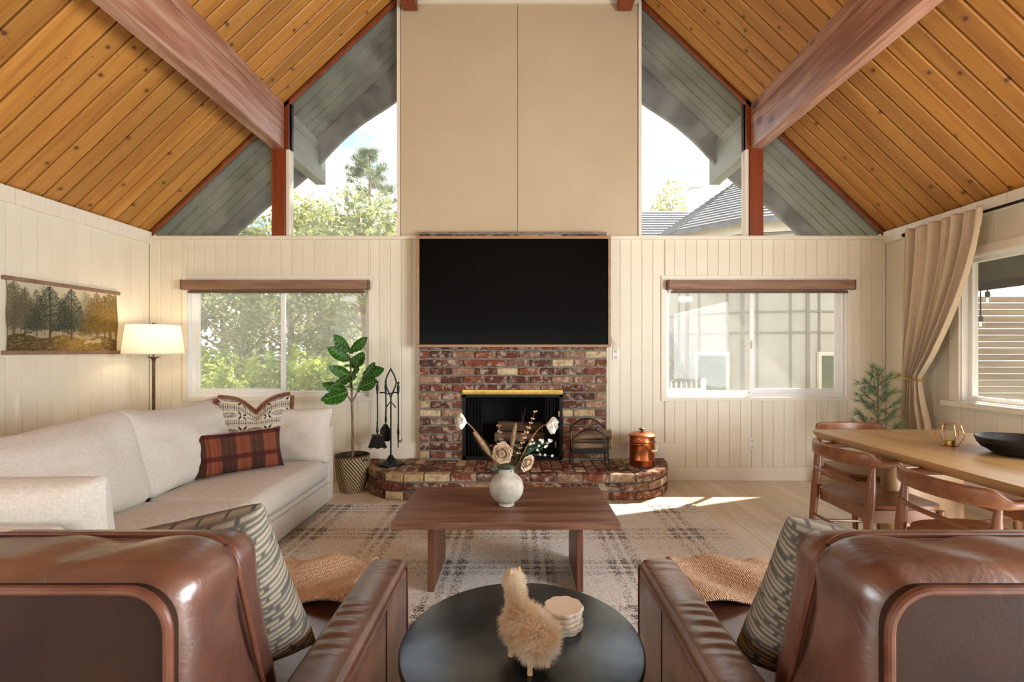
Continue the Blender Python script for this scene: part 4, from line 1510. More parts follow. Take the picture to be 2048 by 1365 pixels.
# arm cushions
for (yc, lean, nm) in ((SYa + 0.265, 0.16, 0), (SYb - 0.20, -0.2, 1)):
    m, uv = pillow(0.86, 0.43, 0.2, 40, pinch=0.05, wrk=0.02, seed=nm * 9 + 2, power=0.42)
    Rm = Matrix.Rotation(lean, 3, 'X')
    m.map(lambda v: Rm @ v + Vector((-1.90, yc, 0.605)))
    m.build('arm_cushion', M['sofa'], sf, world=True, recalc=True)


def place(m, wdir, lean, base):
    """pillow local (x across, y thickness, z up from centre) -> standing with its base centre at base, x axis along wdir"""
    X = Vector((wdir[0], wdir[1], 0)).normalized()
    Y = Vector((0, 0, 1)).cross(X)
    zmin = min(v.z for v in m.v)
    Rl = Matrix.Rotation(lean, 3, 'X')
    out = []
    for v in m.v:
        q = Rl @ Vector((v.x, v.y, v.z - zmin))
        out.append(Vector(base) + X * q.x + Y * q.y + Vector((0, 0, q.z)))
    m.v = out
    return X, Y, Rl, zmin


# plaid lumbar pillow
m, uv = pillow(0.56, 0.285, 0.13, 120, pinch=0.07, wrk=0.01, seed=3)
cc = []
rg = random.Random(5)
colr = [rg.random() for _ in range(400)]
for (u, v, s) in uv:
    fu = (u + 1) / 2
    band = int(fu * 6.2 + 0.35) % 2
    a, b = H('7c4530'), H('4c3328')
    c = a if band else b
    c = Vector(c[:3])
    st = colr[int(fu * 190) % 400]
    c = c * (0.72 + 0.55 * st)
    vv = (v + 1) / 2
    dv = min(abs(vv - 0.36), abs(vv - 0.93), abs(vv + 0.1))
    if abs(vv - 0.37) < 0.06 or vv > 0.86:
        c = c.lerp(Vector(H('43191a')[:3]), 0.75)
    elif vv < 0.31 and not band:
        c = c.lerp(Vector(H('3a1c1a')[:3]), 0.5)
    cc.append((c.x, c.y, c.z, 1))
place(m, (0.385, 0.40), -0.28, (-1.90, 3.34, 0.432))
o = m.build('lumbar_pillow', M['woven'], col=cc)
tag(o, 'small rust and brown plaid lumbar pillow lying on the sofa', 'pillow')

# fringed block print pillow
m, uv = pillow(0.50, 0.47, 0.15, 150, chop=0.12, pinch=0.05, wrk=0.01, seed=8)
cc = []
cr, bl, dk = Vector(H('cdbfa6')[:3]), Vector(H('4a5266')[:3]), Vector(H('26282c')[:3])


def blockprint(u, v):
    fu, fv = (u + 1) / 2, (v + 1) / 2
    r = (fv * 3.6 + 0.15) % 1.0
    if r < 0.42:                       # dash rows
        q = r / 0.42
        row = int(q * 4)
        if 0.44 < q < 0.56:
            return bl.lerp(cr, 0.25)
        cell = (fu * 34) % 1.0
        inrow = (q * 6) % 1.0
        if cell < 0.55 and inrow < 0.62:
            return bl.lerp(dk, 0.4)
        return cr
    q = (r - 0.42) / 0.58              # fish-like leaves
    cell = (fu * 3.0 + 0.2) % 1.0
    d = abs(q - 0.5)
    if cell < 0.30:
        k = abs(cell - 0.15) / 0.15
        if abs(d - 0.38 * k) < 0.13 and k > 0.25:
            return dk
    else:
        k = (cell - 0.30) / 0.70
        wd = 0.26 * math.sin(PI * k) ** 0.7
        if d < wd:
            hatch = math.sin(k * 70 + d * 20) * math.sin(d * 60)
            if d > wd * 0.75 or hatch > 0.15:
                return dk.lerp(bl, 0.5)
    return cr


for (u, v, s) in uv:
    c = blockprint(u, v)
    cc.append((c.x, c.y, c.z, 1))
t = thing('fringed_pillow', 'square block print pillow with rust fringe propped at sofa end', 'pillow', (-1.98, 3.66, 0.425))
mm = m
edge = []
n = 150
for k, (u, v, s) in enumerate(uv):
    if abs(u) == 1 or abs(v) == 1:
        edge.append((math.atan2(v, u), m.v[k].copy()))
edge.sort(key=lambda q: q[0])
Xd = (0.42, 0.26)
nv = len(m.v)
fr = MB()
rg = random.Random(2)
prev = None
ring = [e[1] for e in edge]
cen = Vector((0, 0, 0))
for layer in (-0.006, 0.006):
    for i in range(len(ring)):
        p = ring[i]
        nx = ring[(i + 1) % len(ring)]
        d = (p - cen)
        tang = (nx - p)
        out = Vector((tang.z, 0, -tang.x))
        if out.dot(d) < 0:
            out = -out
        out.normalize()
        for q in range(3):
            a = p.lerp(nx, q / 3)
            b = p.lerp(nx, (q + 0.8) / 3)
            L = 0.03 * rg.uniform(0.8, 1.1)
            tip = Vector((0, layer + rg.uniform(-.006, .006), 0)) + out * L
            base = len(fr.v)
            fr.v += [a, b, b + tip, a + tip]
            fr.f.append((base, base + 1, base + 2, base + 3))
m.v += fr.v
place(m, Xd, -0.25, (-1.975, 3.66, 0.425))
fr.v = m.v[nv:]
m.v = m.v[:nv]
m.build('cover', M['woven'], t, world=True, col=cc)
M['fringe'] = plain('rust_fringe', '63331d', '7d4528', sc=60, rough=0.95)
fr.build('fringe', M['fringe'], t, world=True, smooth=False, recalc=False)

# ------------------------------------------------------------------ floor lamp in the corner
LP = Vector((-3.255, 4.33, 0))
t = thing('floor_lamp', 'bronze floor lamp with glowing cream drum shade in the corner', 'lamp', LP)
MB().lathe([(0.14, 0), (0.14, 0.012), (0.12, 0.022), (0.03, 0.03), (0.014, 0.05)], n=32).build('base', M['bronze'], t)
MB().lathe([(0.012, 0.03), (0.012, 1.17), (0.016, 1.185), (0.012, 1.19)], n=16).build('pole', M['bronze'], t)
MB().lathe([(0.008, 1.15), (0.012, 1.185), (0.026, 1.205), (0.05, 1.214), (0.05, 1.218), (0.012, 1.218)], n=24).build('cup', M['bronze'], t)
MB().lathe([(0.008, 1.218), (0.008, 1.26)], n=12).build('socket', M['bronze'], t)
MB().tube([(0, 0, 1.26), (0, -0.06, 1.28), (0, -0.075, 1.36), (0, -0.05, 1.45), (0, 0, 1.49), (0, 0.05, 1.45), (0, 0.075, 1.36), (0, 0.06, 1.28), (0, 0, 1.26)], 0.0025, 6).build('harp', M['bronze'], t)
MB().lathe([(0.231, 1.238), (0.200, 1.498)], n=64, cap=False).build('shade', M['shade'], t, recalc=False)
MB().lathe([(0.232, 1.238), (0.232, 1.246), (0.2305, 1.246), (0.2305, 1.238)], n=64, cap=False).build('shade_rim', M['shade'], t)
MB().tube([(-0.2, 0, 1.488), (0.2, 0, 1.488)], 0.002, 6).tube([(0, -0.2, 1.488), (0, 0.2, 1.488)], 0.002, 6).build('spider', M['bronze'], t)
MB().lathe([(0.010, 1.495), (0.014, 1.505), (0.014, 1.52), (0.004, 1.522)], n=16).build('finial', M['bronze'], t)
MB().tube([(0.02, -0.01, 1.2), (0.02, -0.01, 1.12), (0.02, -0.012, 1.10)], [0.001, 0.001, 0.004], 6).build('pull_chain', M['bronze'], t)
b = MB().lathe([(0.001, 1.27), (0.015, 1.275), (0.018, 1.30), (0.03, 1.345), (0.028, 1.37), (0.015, 1.39), (0.001, 1.394)], n=20).build('bulb', M['bulb'], t)
ld = bpy.data.lights.new('lamp_light', 'POINT')
ld.energy = 3.4
ld.color = (1.0, 0.80, 0.55)
ld.shadow_soft_size = 0.04
lo = bpy.data.objects.new('lamp_light', ld)
COL.objects.link(lo)
lo.parent = t
lo.location = (0, 0, 1.43)

# ------------------------------------------------------------------ forest print on the left wall
t = thing('wall_hanging', 'forest landscape canvas hung between two wooden bars on left wall', 'wall art', (XL, 3.865, 1.24))
ya, yb, za, zb = 3.40, 4.33, 1.268, 1.772
nx, nz = 260, 150
rg = np.random.RandomState(4)
img = np.zeros((nz + 1, nx + 1, 3))
yy, xx = np.mgrid[0:nz + 1, 0:nx + 1]
fv, fu = yy / nz, xx / nx


def hx(h):
    return np.array(H(h)[:3])


gl = np.exp(-((fu - 0.62) / 0.22) ** 2)[..., None]
sky = hx('cfc3a8') * (0.85 + 0.1 * fv[..., None])
mist = hx('b39a62') * gl + hx('8d8468') * (1 - gl)
img[:] = mist * (1 - fv[..., None]) + sky * fv[..., None]
grn = hx('5a4a2c') * (1 - gl) + hx('a5803f') * gl
gm = (fv < 0.22 + 0.03 * np.sin(fu * 17))[..., None]
img = np.where(gm, grn * (0.55 + 0.9 * rg.rand(nz + 1, nx + 1, 1)), img)
# soft clearing stones and grass strokes
for k in range(420):
    cx, cy = rg.randint(0, nx), rg.randint(0, int(nz * 0.27))
    L = rg.randint(2, 9)
    c = [hx('3a3520'), hx('b89a58'), hx('6b5a30'), hx('4a4a2a'), hx('cbb58a')][rg.randint(5)]
    x1 = min(nx, cx + L)
    img[cy, cx:x1] = img[cy, cx:x1] * 0.4 + c * 0.6
for (px_, py_, r_) in ((0.69, 0.16, 5), (0.74, 0.15, 4), (0.66, 0.13, 3), (0.79, 0.17, 6)):
    d = ((xx - px_ * nx) / 1.5) ** 2 + (yy - py_ * nz) ** 2 < r_ ** 2
    img[d] = img[d] * 0.3 + hx('c9b48c') * 0.7
trees = []
for k in range(26):
    trees.append((rg.rand(), 0.24 + 0.03 * rg.rand(), 0.45 + 0.3 * rg.rand(), 0.06 + 0.03 * rg.rand(), 0, 0.45))
trees += [(0.05, 0.22, 0.78, 0.10, 1, 0.8), (0.13, 0.2, 0.72, 0.07, 1, 0.8), (0.22, 0.22, 0.7, 0.06, 1, 0.75), (0.335, 0.17, 0.92, 0.12, 2, 0.95), (0.45, 0.24, 0.6, 0.05, 1, 0.7), (0.53, 0.19, 0.85, 0.085, 2, 0.9),
          (0.72, 0.24, 0.66, 0.06, 3, 0.7), (0.78, 0.22, 0.8, 0.07, 3, 0.75), (0.92, 0.2, 0.95, 0.16, 3, 0.9), (0.86, 0.22, 0.75, 0.08, 3, 0.8), (0.99, 0.2, 0.8, 0.1, 3, 0.85)]
pal = [[hx('6f6a4e'), hx('86795a')], [hx('4c4c3a'), hx('6d6248')], [hx('26302a'), hx('4c5240')], [hx('5c4a22'), hx('8d7138')]]
for (tx, ty, th, tw, kind, al) in trees:
    cx, y0 = tx * nx, ty * nz
    y1 = min(nz, y0 + th * nz)
    w = max(1, int(tw * nx * 0.10))
    tc = [hx('6b5238'), hx('5a4630'), hx('6a4c34'), hx('6b4a24')][kind]
    for r in range(int(y0), int(y1)):
        f = (r - y0) / (y1 - y0)
        x0_, x1_ = int(max(0, cx - w * (1 - f * .8))), int(min(nx + 1, cx + w * (1 - f * .8) + 1))
        if x1_ > x0_:
            sh = np.linspace(0.7, 1.25, x1_ - x0_)[:, None]
            img[r, x0_:x1_] = img[r, x0_:x1_] * (1 - al) + tc * sh * al
    lev = int(th * 52)
    for q in range(lev):
        f = 0.22 + 0.78 * q / lev
        r0 = y0 + f * (y1 - y0)
        hw_ = 2.3 * tw * nx * (1.02 - f) ** 0.7 * (0.75 + 0.5 * rg.rand())
        for dx in range(int(-hw_), int(hw_) + 1):
            rr = r0 - abs(dx) * 0.22 + rg.randn() * 0.8
            for e in range(rg.randint(1, 5)):
                ri, ci = int(rr - e), int(cx + dx)
                if 0 <= ri <= nz and 0 <= ci <= nx and rg.rand() < 0.82:
                    c = pal[kind][rg.randint(2)] * (0.7 + 0.6 * rg.rand())
                    img[ri, ci] = img[ri, ci] * (1 - al) + c * al
colr = np.concatenate([np.clip(img, 0, 1), np.ones((nz + 1, nx + 1, 1))], 2).reshape(-1, 4)


def canv(u, v):
    y = lerp(ya, yb, u) + 0.006 * math.sin(v * PI) * (1 if u < 0.02 else (-1 if u > 0.98 else 0)) * math.sin(v * 9)
    return (XL + 0.014 + 0.006 * math.sin(v * PI) + 0.004 * math.sin(u * 9) * math.sin(v * PI), y, lerp(za, zb, v))


o = MB().grid(canv, nx, nz).build('canvas', M['print'], t, world=True, col=colr, recalc=False)
s = o.modifiers.new('solid', 'SOLIDIFY')
s.thickness = 0.0015
for zc in (1.256, 1.784):
    MB().rbox((XL + 0.014, 3.865, zc), (0.024, 0.99, 0.03), 0.005, (1, 8, 1)).build('wooden_bar', M['blind'], t, world=True)

# ------------------------------------------------------------------ coffee table
t = thing('coffee_table', 'low dark walnut coffee table with slab legs on the rug', 'coffee table', (-0.058, 2.70, 0.012))
MB().box(-0.625, 0.509, 2.385, 3.02, 0.386, 0.42).build('table_top', M['walnut'], t, world=True, smooth=False, bevel=0.003)
MB().box(-0.468, -0.435, 2.52, 2.93, 0.012, 0.386).build('slab_leg', M['walnutz'], t, world=True, smooth=False, bevel=0.003)
MB().box(0.31, 0.343, 2.52, 2.93, 0.012, 0.386).build('slab_leg', M['walnutz'], t, world=True, smooth=False, bevel=0.003)

# ------------------------------------------------------------------ vase and dried bouquet
VC = Vector((-0.06, 2.66, 0.4205))
prof = [(0.036, 0.0), (0.042, 0.002), (0.042, 0.010), (0.036, 0.016)]
for i in range(1, 20):
    a = -1.05 + 2.1 * i / 20
    prof.append((0.093 * math.cos(a), 0.098 + 0.088 * math.sin(a)))
prof += [(0.046, 0.178), (0.043, 0.184), (0.043, 0.198), (0.046, 0.204), (0.042, 0.205), (0.037, 0.198), (0.037, 0.17), (0.06, 0.15), (0.075, 0.1), (0.05, 0.03), (0.001, 0.02)]
o = MB().lathe(prof, (0, 0, 0), 56).build('vase', M['ceramic'])
o.location = VC
tag(o, 'round textured off-white ceramic vase on the coffee table', 'vase')
NK = VC + Vector((0, 0, 0.195))
D0 = VC.y


def spline(a, b, c, n=14):
    a, b, c = Vector(a), Vector(b), Vector(c)
    return [(a * (1 - q) ** 2 + b * 2 * q * (1 - q) + c * q * q) for q in [i / n for i in range(n + 1)]]


def petal(L, W, curl, cup, n=8):
    """petal from origin along +Z, width X, facing +Y"""
    def fn(u, v):
        w = W * max(0.12, (1 - (1 - min(1, v * 1.6)) ** 2) * math.sqrt(max(0, 1 - max(0, (v - 0.62) / 0.38) ** 2.6 * 0.72)))
        a = (u - 0.5) * 2
        yy = cup * (a * a) * W + curl * v * v * L
        rf = 0.04 * L * math.sin(a * 6 + v * 5) * v
        return (a * w, yy + rf, L * v * (1 - 0.12 * a * a * v))
    return MB().grid(fn, n, n)


def poppy(label, tip, ctrl, facing, group, seed):
    t = thing('poppy', label, 'flower', NK, group=group)
    MB().tube(spline(NK + Vector((0.005, 0, -0.12)), ctrl, tip), 0.0032, 8).build('stem', M['stemtan'], t, world=True)
    rg = random.Random(seed)
    f = Vector(facing).normalized()
    q = f.to_track_quat('Z', 'Y').to_matrix()
    for ring, (nn, op, L, W) in enumerate(((5, 1.0, 0.062, 0.044), (4, 0.55, 0.056, 0.04))):
        for k in range(nn):
            m = petal(L * rg.uniform(.9, 1.1), W, -0.2, -0.45)
            R1 = Matrix.Rotation(-op + rg.uniform(-.15, .15), 3, 'X')
            R2 = Matrix.Rotation(2 * PI * (k + 0.5 * ring) / nn + rg.uniform(-.2, .2), 3, 'Z')
            m.map(lambda v: Vector(tip) + q @ (R2 @ (R1 @ v)))
            m.build('petal', M['petalw'], t, world=True, recalc=False)
    MB().lathe([(0.003, 0), (0.009, 0.006), (0.01, 0.016), (0.003, 0.02)], (0, 0, 0), 10).map(lambda v: Vector(tip) + q @ v).build('seed_head', M['eucapale'], t, world=True)
    return t


poppy('white poppy on curved stem leaning to the left of vase', at(934, 846, D0), at(975, 880, D0 - 0.02), (-1, -0.45, 0.15), 'poppies in the vase', 1)
poppy('white poppy on curved stem leaning to the right of vase', at(1092, 850, D0), at(1062, 855, D0 - 0.03), (0.9, -0.5, -0.05), 'poppies in the vase', 2)


def rose(label, c, r, facing, seed):
    t = thing('rose', label, 'flower', NK, group='beige roses in the vase')
    c = Vector(c)
    f = Vector(facing).normalized()
    q = f.to_track_quat('Z', 'Y').to_matrix()
    MB().tube(spline(NK + Vector((0, 0, -0.12)), NK + Vector(((c.x - NK.x) * .3, -0.01, 0.01)), c - f * r * 0.6), 0.003, 8).build('stem', M['greenleaf'], t, world=True)
    rg = random.Random(seed)
    k = 0
    for ring in range(6):
        rr = r * (0.10 + 0.90 * (ring / 5) ** 0.95)
        nn = (2, 3, 4, 4, 5, 6)[ring]
        hh = r * (1.0 - 0.10 * ring)
        for j in range(nn):
            a0 = 2 * PI * (j / nn) + ring * 0.9 + rg.uniform(-.1, .1)
            span = 2 * PI / nn * 1.35
            jr, jz = rg.uniform(.88, 1.14), rg.uniform(-.09, .09) * r

            def fn(u, v):
                a = a0 + (u - 0.5) * span
                flare = 1 + (0.28 if ring > 2 else 0.06) * v * v * v
                e = 1 - 0.16 * abs(u - 0.5) ** 2 * 4
                R = jr * rr * (0.62 + 0.38 * v ** 0.5) * flare * (1 - 0.08 * math.sin(u * PI * 3) * v) + 0.10 * r * u
                return (R * math.cos(a), R * math.sin(a), -0.55 * r + jz * v + hh * v * e + (0.04 * r * math.sin(u * 9) * v) - (0.10 * r * max(0, v - 0.8) * 5 if ring > 1 else 0))
            m = MB().grid(fn, 7, 5)
            m.map(lambda v: c + q @ v)
            m.build('petal', M['petalb'], t, world=True, recalc=False)
            k += 1
    MB().lathe([(0.3 * r, -0.5 * r), (0.5 * r, -0.1 * r), (0.42 * r, 0.12 * r), (0.1 * r, 0.2 * r)], n=14).map(lambda v: c + q @ v).build('heart', M['petalb'], t, world=True)
    return t


rose('open beige rose facing forward at the centre of bouquet', at(1003, 908, D0 - 0.05), 0.042, (-0.15, -1, 0.15), 4)
rose('drooping beige rose at the lower right of bouquet', at(1056, 928, D0 - 0.04), 0.036, (0.7, -0.75, -0.3), 5)


def plume(label, a, ctrl, b, r, seed):
    t = thing('pampas_stem', label, 'dried grass', NK, group='pampas plumes in the vase')
    rg = random.Random(seed)
    pts = spline(NK + Vector((0, 0, -0.12)), ctrl, a)
    MB().tube(pts, 0.002, 6).build('stem', M['stemtan'], t, world=True)
    a, b = Vector(a), Vector(b)
    d = (b - a)
    m = MB()
    u = d.orthogonal().normalized()
    w = d.normalized().cross(u)
    for k in range(1900):
        f = rg.random()
        rr = r * (math.sin(PI * (0.08 + 0.9 * f)) ** 0.6)
        an = rg.uniform(0, 2 * PI)
        o_ = u * math.cos(an) + w * math.sin(an)
        p = a + d * f + o_ * rr * 0.2
        tip = a + d * min(1.08, f + 0.13) + o_ * rr * rg.uniform(0.5, 1.5)
        s = d.cross(o_).normalized() * 0.0005
        n0 = len(m.v)
        m.v += [p - s, p + s, tip]
        m.f.append((n0, n0 + 1, n0 + 2))
    m.build('plume', M['pampas'], t, world=True, smooth=False, recalc=False)
    return t


plume('brown fluffy pampas plume pointing up left in bouquet', at(988, 920, D0 - 0.02), NK + Vector((-0.02, 0, 0.02)), at(950, 868, D0 - 0.02), 0.022, 1)
plume('tan upright pampas plume standing at the bouquet centre', at(1018, 922, D0 + 0.0), NK + Vector((0.0, 0, 0.02)), at(1031, 852, D0), 0.018, 2)


def euca(label, tip, ctrl, mat, n, r, seed, name='eucalyptus_stem', start=0.4):
    t = thing(name, label, 'dried stem', NK)
    rg = random.Random(seed)
    pts = spline(NK + Vector((0.004, 0, -0.12)), ctrl, tip, 30)
    MB().tube(pts, [0.002 - 0.0012 * i / 30 for i in range(31)], 6).build('stem', M['stemtan'], t, world=True)
    for k in range(n):
        f = start + (1 - start) * k / max(1, n - 1)
        p = pts[min(30, int(f * 30))]
        for s in (-1, 1):
            dr = Vector((s * rg.uniform(.6, 1), rg.uniform(-.6, .6), rg.uniform(0, .5))).normalized()
            rr = r * rg.uniform(.75, 1.15) * (1.1 - 0.35 * f)
            nn = Vector((rg.uniform(-.5, .5), -1, rg.uniform(-.2, .9))).normalized()
            uu = (dr - nn * dr.dot(nn)).normalized()
            ww = nn.cross(uu)

            def fn(u, v, p=p, uu=uu, ww=ww, nn=nn, rr=rr):
                a = u * 2 * PI
                e = v * rr
                return p + uu * (rr + e * math.cos(a)) + ww * e * math.sin(a) * 0.85 + nn * (v * v * rr * 0.25 * math.cos(2 * a))
            MB().grid(fn, 10, 2).build('leaf', mat, t, world=True, recalc=False)
    return t


euca('pale dried eucalyptus stem rising to the right', at(1071, 824, D0), at(1040, 890, D0), M['eucapale'], 9, 0.0085, 3, start=0.45)
euca('pink eucalyptus sprig rising left of the plume', at(998, 852, D0 + 0.02), at(1003, 900, D0 + 0.01), M['eucaleaf'], 5, 0.011, 6, start=0.5)
euca('dusty pink eucalyptus sprig low behind the plume', at(1045, 868, D0 + 0.03), at(1035, 905, D0 + 0.02), M['eucaleaf'], 5, 0.009, 7, start=0.45)
euca('burgundy leaf sprig tucked behind the roses', at(986, 892, D0 + 0.03), at(1005, 915, D0 + 0.02), M['burgundy'], 4, 0.012, 8, 'leaf_sprig', 0.6)
euca('dark green foliage sprig spilling over the vase rim left', at(984, 940, D0 - 0.03), at(1003, 925, D0 - 0.03), M['greenleaf'], 5, 0.014, 9, 'leaf_sprig', 0.45)
euca('dark green foliage sprig at the vase mouth centre', at(1022, 936, D0 - 0.07), at(1013, 925, D0 - 0.03), M['greenleaf'], 4, 0.014, 10, 'leaf_sprig', 0.5)
euca('grey green foliage sprig standing behind the plume', at(1036, 880, D0 + 0.01), at(1022, 920, D0 + 0.02), M['greenleaf'], 6, 0.012, 12, 'leaf_sprig', 0.4)
# bare twig
t = MB().tube(spline(NK + Vector((0.004, 0, -0.1)), at(1040, 880, D0 + 0.02), at(1051, 815, D0 + 0.02)), [0.0022 - 0.0016 * i / 14 for i in range(15)], 6)
t.tube([at(1041, 858, D0 + 0.02), at(1045, 835, D0 + 0.02), at(1043, 826, D0 + 0.02)], [0.001, 0.0008, 0.0004], 5)
o = t.build('bare_twig', M['burgundy'])
tag(o, 'thin reddish bare twig rising above the bouquet', 'twig')
# white filler flowers
t = thing('filler_flower', 'spray of tiny white blossoms on green stems at bouquet right', 'flower', NK)
rg = random.Random(9)
m, bl_ = MB(), []
for k in range(26):
    tip = at(rg.uniform(1055, 1105), rg.uniform(880, 912) + 0, D0 + rg.uniform(-.04, .04))
    m.tube(spline(NK + Vector((0.01, 0, -0.02)), at(1045, 905, D0), tip, 6), 0.0009, 5)
    bl_.append(tip)
m.build('stems', M['greenleaf'], t, world=True)
for p in bl_:
    q = MB()
    for j in range(5):
        a = 2 * PI * j / 5
        c, s = math.cos(a), math.sin(a)
        q.add([p, p + Vector((0.0062 * math.cos(a - .45), -0.002, 0.0062 * math.sin(a - .45))), p + Vector((0.0085 * c, -0.004, 0.0085 * s)), p + Vector((0.0062 * math.cos(a + .45), -0.002, 0.0062 * math.sin(a + .45)))], [(0, 1, 2, 3)])
    q.build('blossom', M['petalw'], t, world=True, smooth=False, recalc=False)
for k in range(14):
    p = at(rg.uniform(1048, 1095), rg.uniform(890, 915), D0 + rg.uniform(-.03, .03))
    q = MB()
    d = Vector((rg.uniform(-1, 1), rg.uniform(-.5, .5), rg.uniform(-.3, 1))).normalized() * 0.016
    s = d.orthogonal().normalized() * 0.004
    q.add([p, p + d * 0.5 + s, p + d, p + d * 0.5 - s], [(0, 1, 2, 3)])
    q.build('leaf', M['greenleaf'], t, world=True, smooth=False, recalc=False)

# ------------------------------------------------------------------ round black side table
TC = Vector((0.011, 1.29, 0.012))
t = thing('side_table', 'round black metal side table between the leather armchairs', 'side table', TC)
MB().lathe([(0.0005, 0.462), (0.31, 0.462), (0.319, 0.466), (0.32, 0.470), (0.32, 0.483), (0.318, 0.487), (0.314, 0.488), (0.0005, 0.488)], n=96, cap=False).build('table_top', M['tableblack'], t)
MB().lathe([(0.03, 0.02), (0.03, 0.462)], n=24).build('column', M['black'], t)
MB().lathe([(0.17, 0.0), (0.17, 0.012), (0.16, 0.018), (0.05, 0.024), (0.03, 0.035)], n=48).build('base', M['black'], t)
TZ = TC.z + 0.488

# fluffy alpaca ornament
AC = Vector((0.028, 1.20, TZ))
t = thing('alpaca_ornament', 'small fluffy cream alpaca ornament standing on the round table', 'ornament', AC)
# body runs left-forward to right-back as seen from behind: head away from us
BD = Vector((-0.55, 0.83, 0)).normalized()
SD = Vector((BD.y, -BD.x, 0))
for (f, s) in ((0.042, 0.026), (0.042, -0.026), (-0.042, 0.026), (-0.042, -0.026)):
    p = BD * f + SD * s
    MB().tube([p + Vector((0, 0, 0.0005)), p + Vector((0, 0, 0.012)), p + Vector((0, 0, 0.05))], [0.0075, 0.006, 0.009], 8).build('leg', M['feltleg'], t)
blobs = [(BD * 0.0 + Vector((0, 0, 0.078)), 0.050), (BD * 0.03 + Vector((0, 0, 0.078)), 0.047), (BD * -0.035 + Vector((0, 0, 0.076)), 0.049),
         (BD * 0.05 + Vector((0, 0, 0.115)), 0.031), (BD * 0.058 + Vector((0, 0, 0.145)), 0.028), (BD * 0.066 + Vector((0, 0, 0.172)), 0.028)]
core = MB()
for c, r in blobs:
    core.lathe([(r * 0.82 * max(0.02, math.cos(a)), r * 0.82 * math.sin(a)) for a in [(-PI / 2 + PI * i / 10) for i in range(11)]], c, 16, cap=False)
core.build('body', M['fleece'], t)
MB().tube([BD * 0.085 + Vector((0, 0, 0.172)), BD * 0.105 + Vector((0, 0, 0.168))], [0.011, 0.007], 10).build('muzzle', M['feltleg'], t)
for s in (-1, 1):
    MB().tube([BD * 0.066 + SD * s * 0.011 + Vector((0, 0, 0.19)), BD * 0.062 + SD * s * 0.013 + Vector((0, 0, 0.203)), BD * 0.06 + SD * s * 0.013 + Vector((0, 0, 0.210))], [0.005, 0.0045, 0.0015], 8).build('ear', M['feltleg'], t)
rg = random.Random(12)
fl_ = MB()
for c, r in blobs:
    cnt = int(5200 * (r / 0.05) ** 2)
    ln = 0.026 if r > 0.035 else 0.012
    for k in range(cnt):
        z = rg.uniform(-1, 1)
        a = rg.uniform(0, 2 * PI)
        q = math.sqrt(1 - z * z)
        d = Vector((q * math.cos(a), q * math.sin(a), z))
        p = c + d * r * 0.8
        if any((p - c2).length < r2 * 0.72 for c2, r2 in blobs if c2 is not c):
            continue
        bend = Vector((mnoise.noise(p * 60), mnoise.noise(p * 60 + Vector((5, 0, 0))), mnoise.noise(p * 60 + Vector((0, 9, 0))))) * 0.9
        tip = p + (d + bend * 0.8 + Vector((rg.gauss(0, .2), rg.gauss(0, .2), -0.2 + rg.gauss(0, .2)))).normalized() * ln * rg.uniform(.7, 1.3)
        mid = p + d * ln * 0.55
        s = d.cross(Vector((rg.gauss(0, 1), rg.gauss(0, 1), rg.gauss(0, 1)))).normalized() * 0.00075
        n0 = len(fl_.v)
        fl_.v += [p - s, p + s, mid + s * 0.8, mid - s * 0.8, tip]
        fl_.f += [(n0, n0 + 1, n0 + 2, n0 + 3), (n0 + 3, n0 + 2, n0 + 4)]
fl_.build('fleece', M['fleece'], t, smooth=False, recalc=False)

# scalloped stone coasters
CC = Vector((0.125, 1.345, TZ))
for k in range(5):
    h = 0.0115
    m = MB()
    rot = k * 0.5
    cr = []
    for i in range(72):
        a = 2 * PI * i / 72
        r = 0.0515 * (1 + 0.10 * abs(math.sin(a * 4.5 + rot)) ** 0.7 - 0.02)
        cr.append((r * math.cos(a), r * math.sin(a)))
    base = [(0.96, 0), (1.0, 0.0025), (1.0, h - 0.0025), (0.96, h)]
    for (s, z) in base:
        for (x_, y_) in cr:
            m.v.append(Vector((x_ * s, y_ * s, z)))
    for j in range(3):
        for i in range(72):
            i2 = (i + 1) % 72
            m.f.append((j * 72 + i, j * 72 + i2, j * 72 + 72 + i2, j * 72 + 72 + i))
    m.f += [tuple(range(71, -1, -1)), tuple(range(216, 288))]
    o = m.build('coaster', M['stone'])
    o.location = CC + Vector((0.004 * math.sin(k * 2.1), 0.004 * math.cos(k * 1.7), 0.0004 + k * (h + 0.0006)))
    tag(o, ['bottom cream stone coaster resting on the black table', 'second cream stone coaster from the bottom of stack', 'middle cream stone coaster of the scalloped stack', 'fourth cream stone coaster just below the top one',
            'top cream scalloped stone coaster of the stack'][k], 'coaster', 'stacked stone coasters')

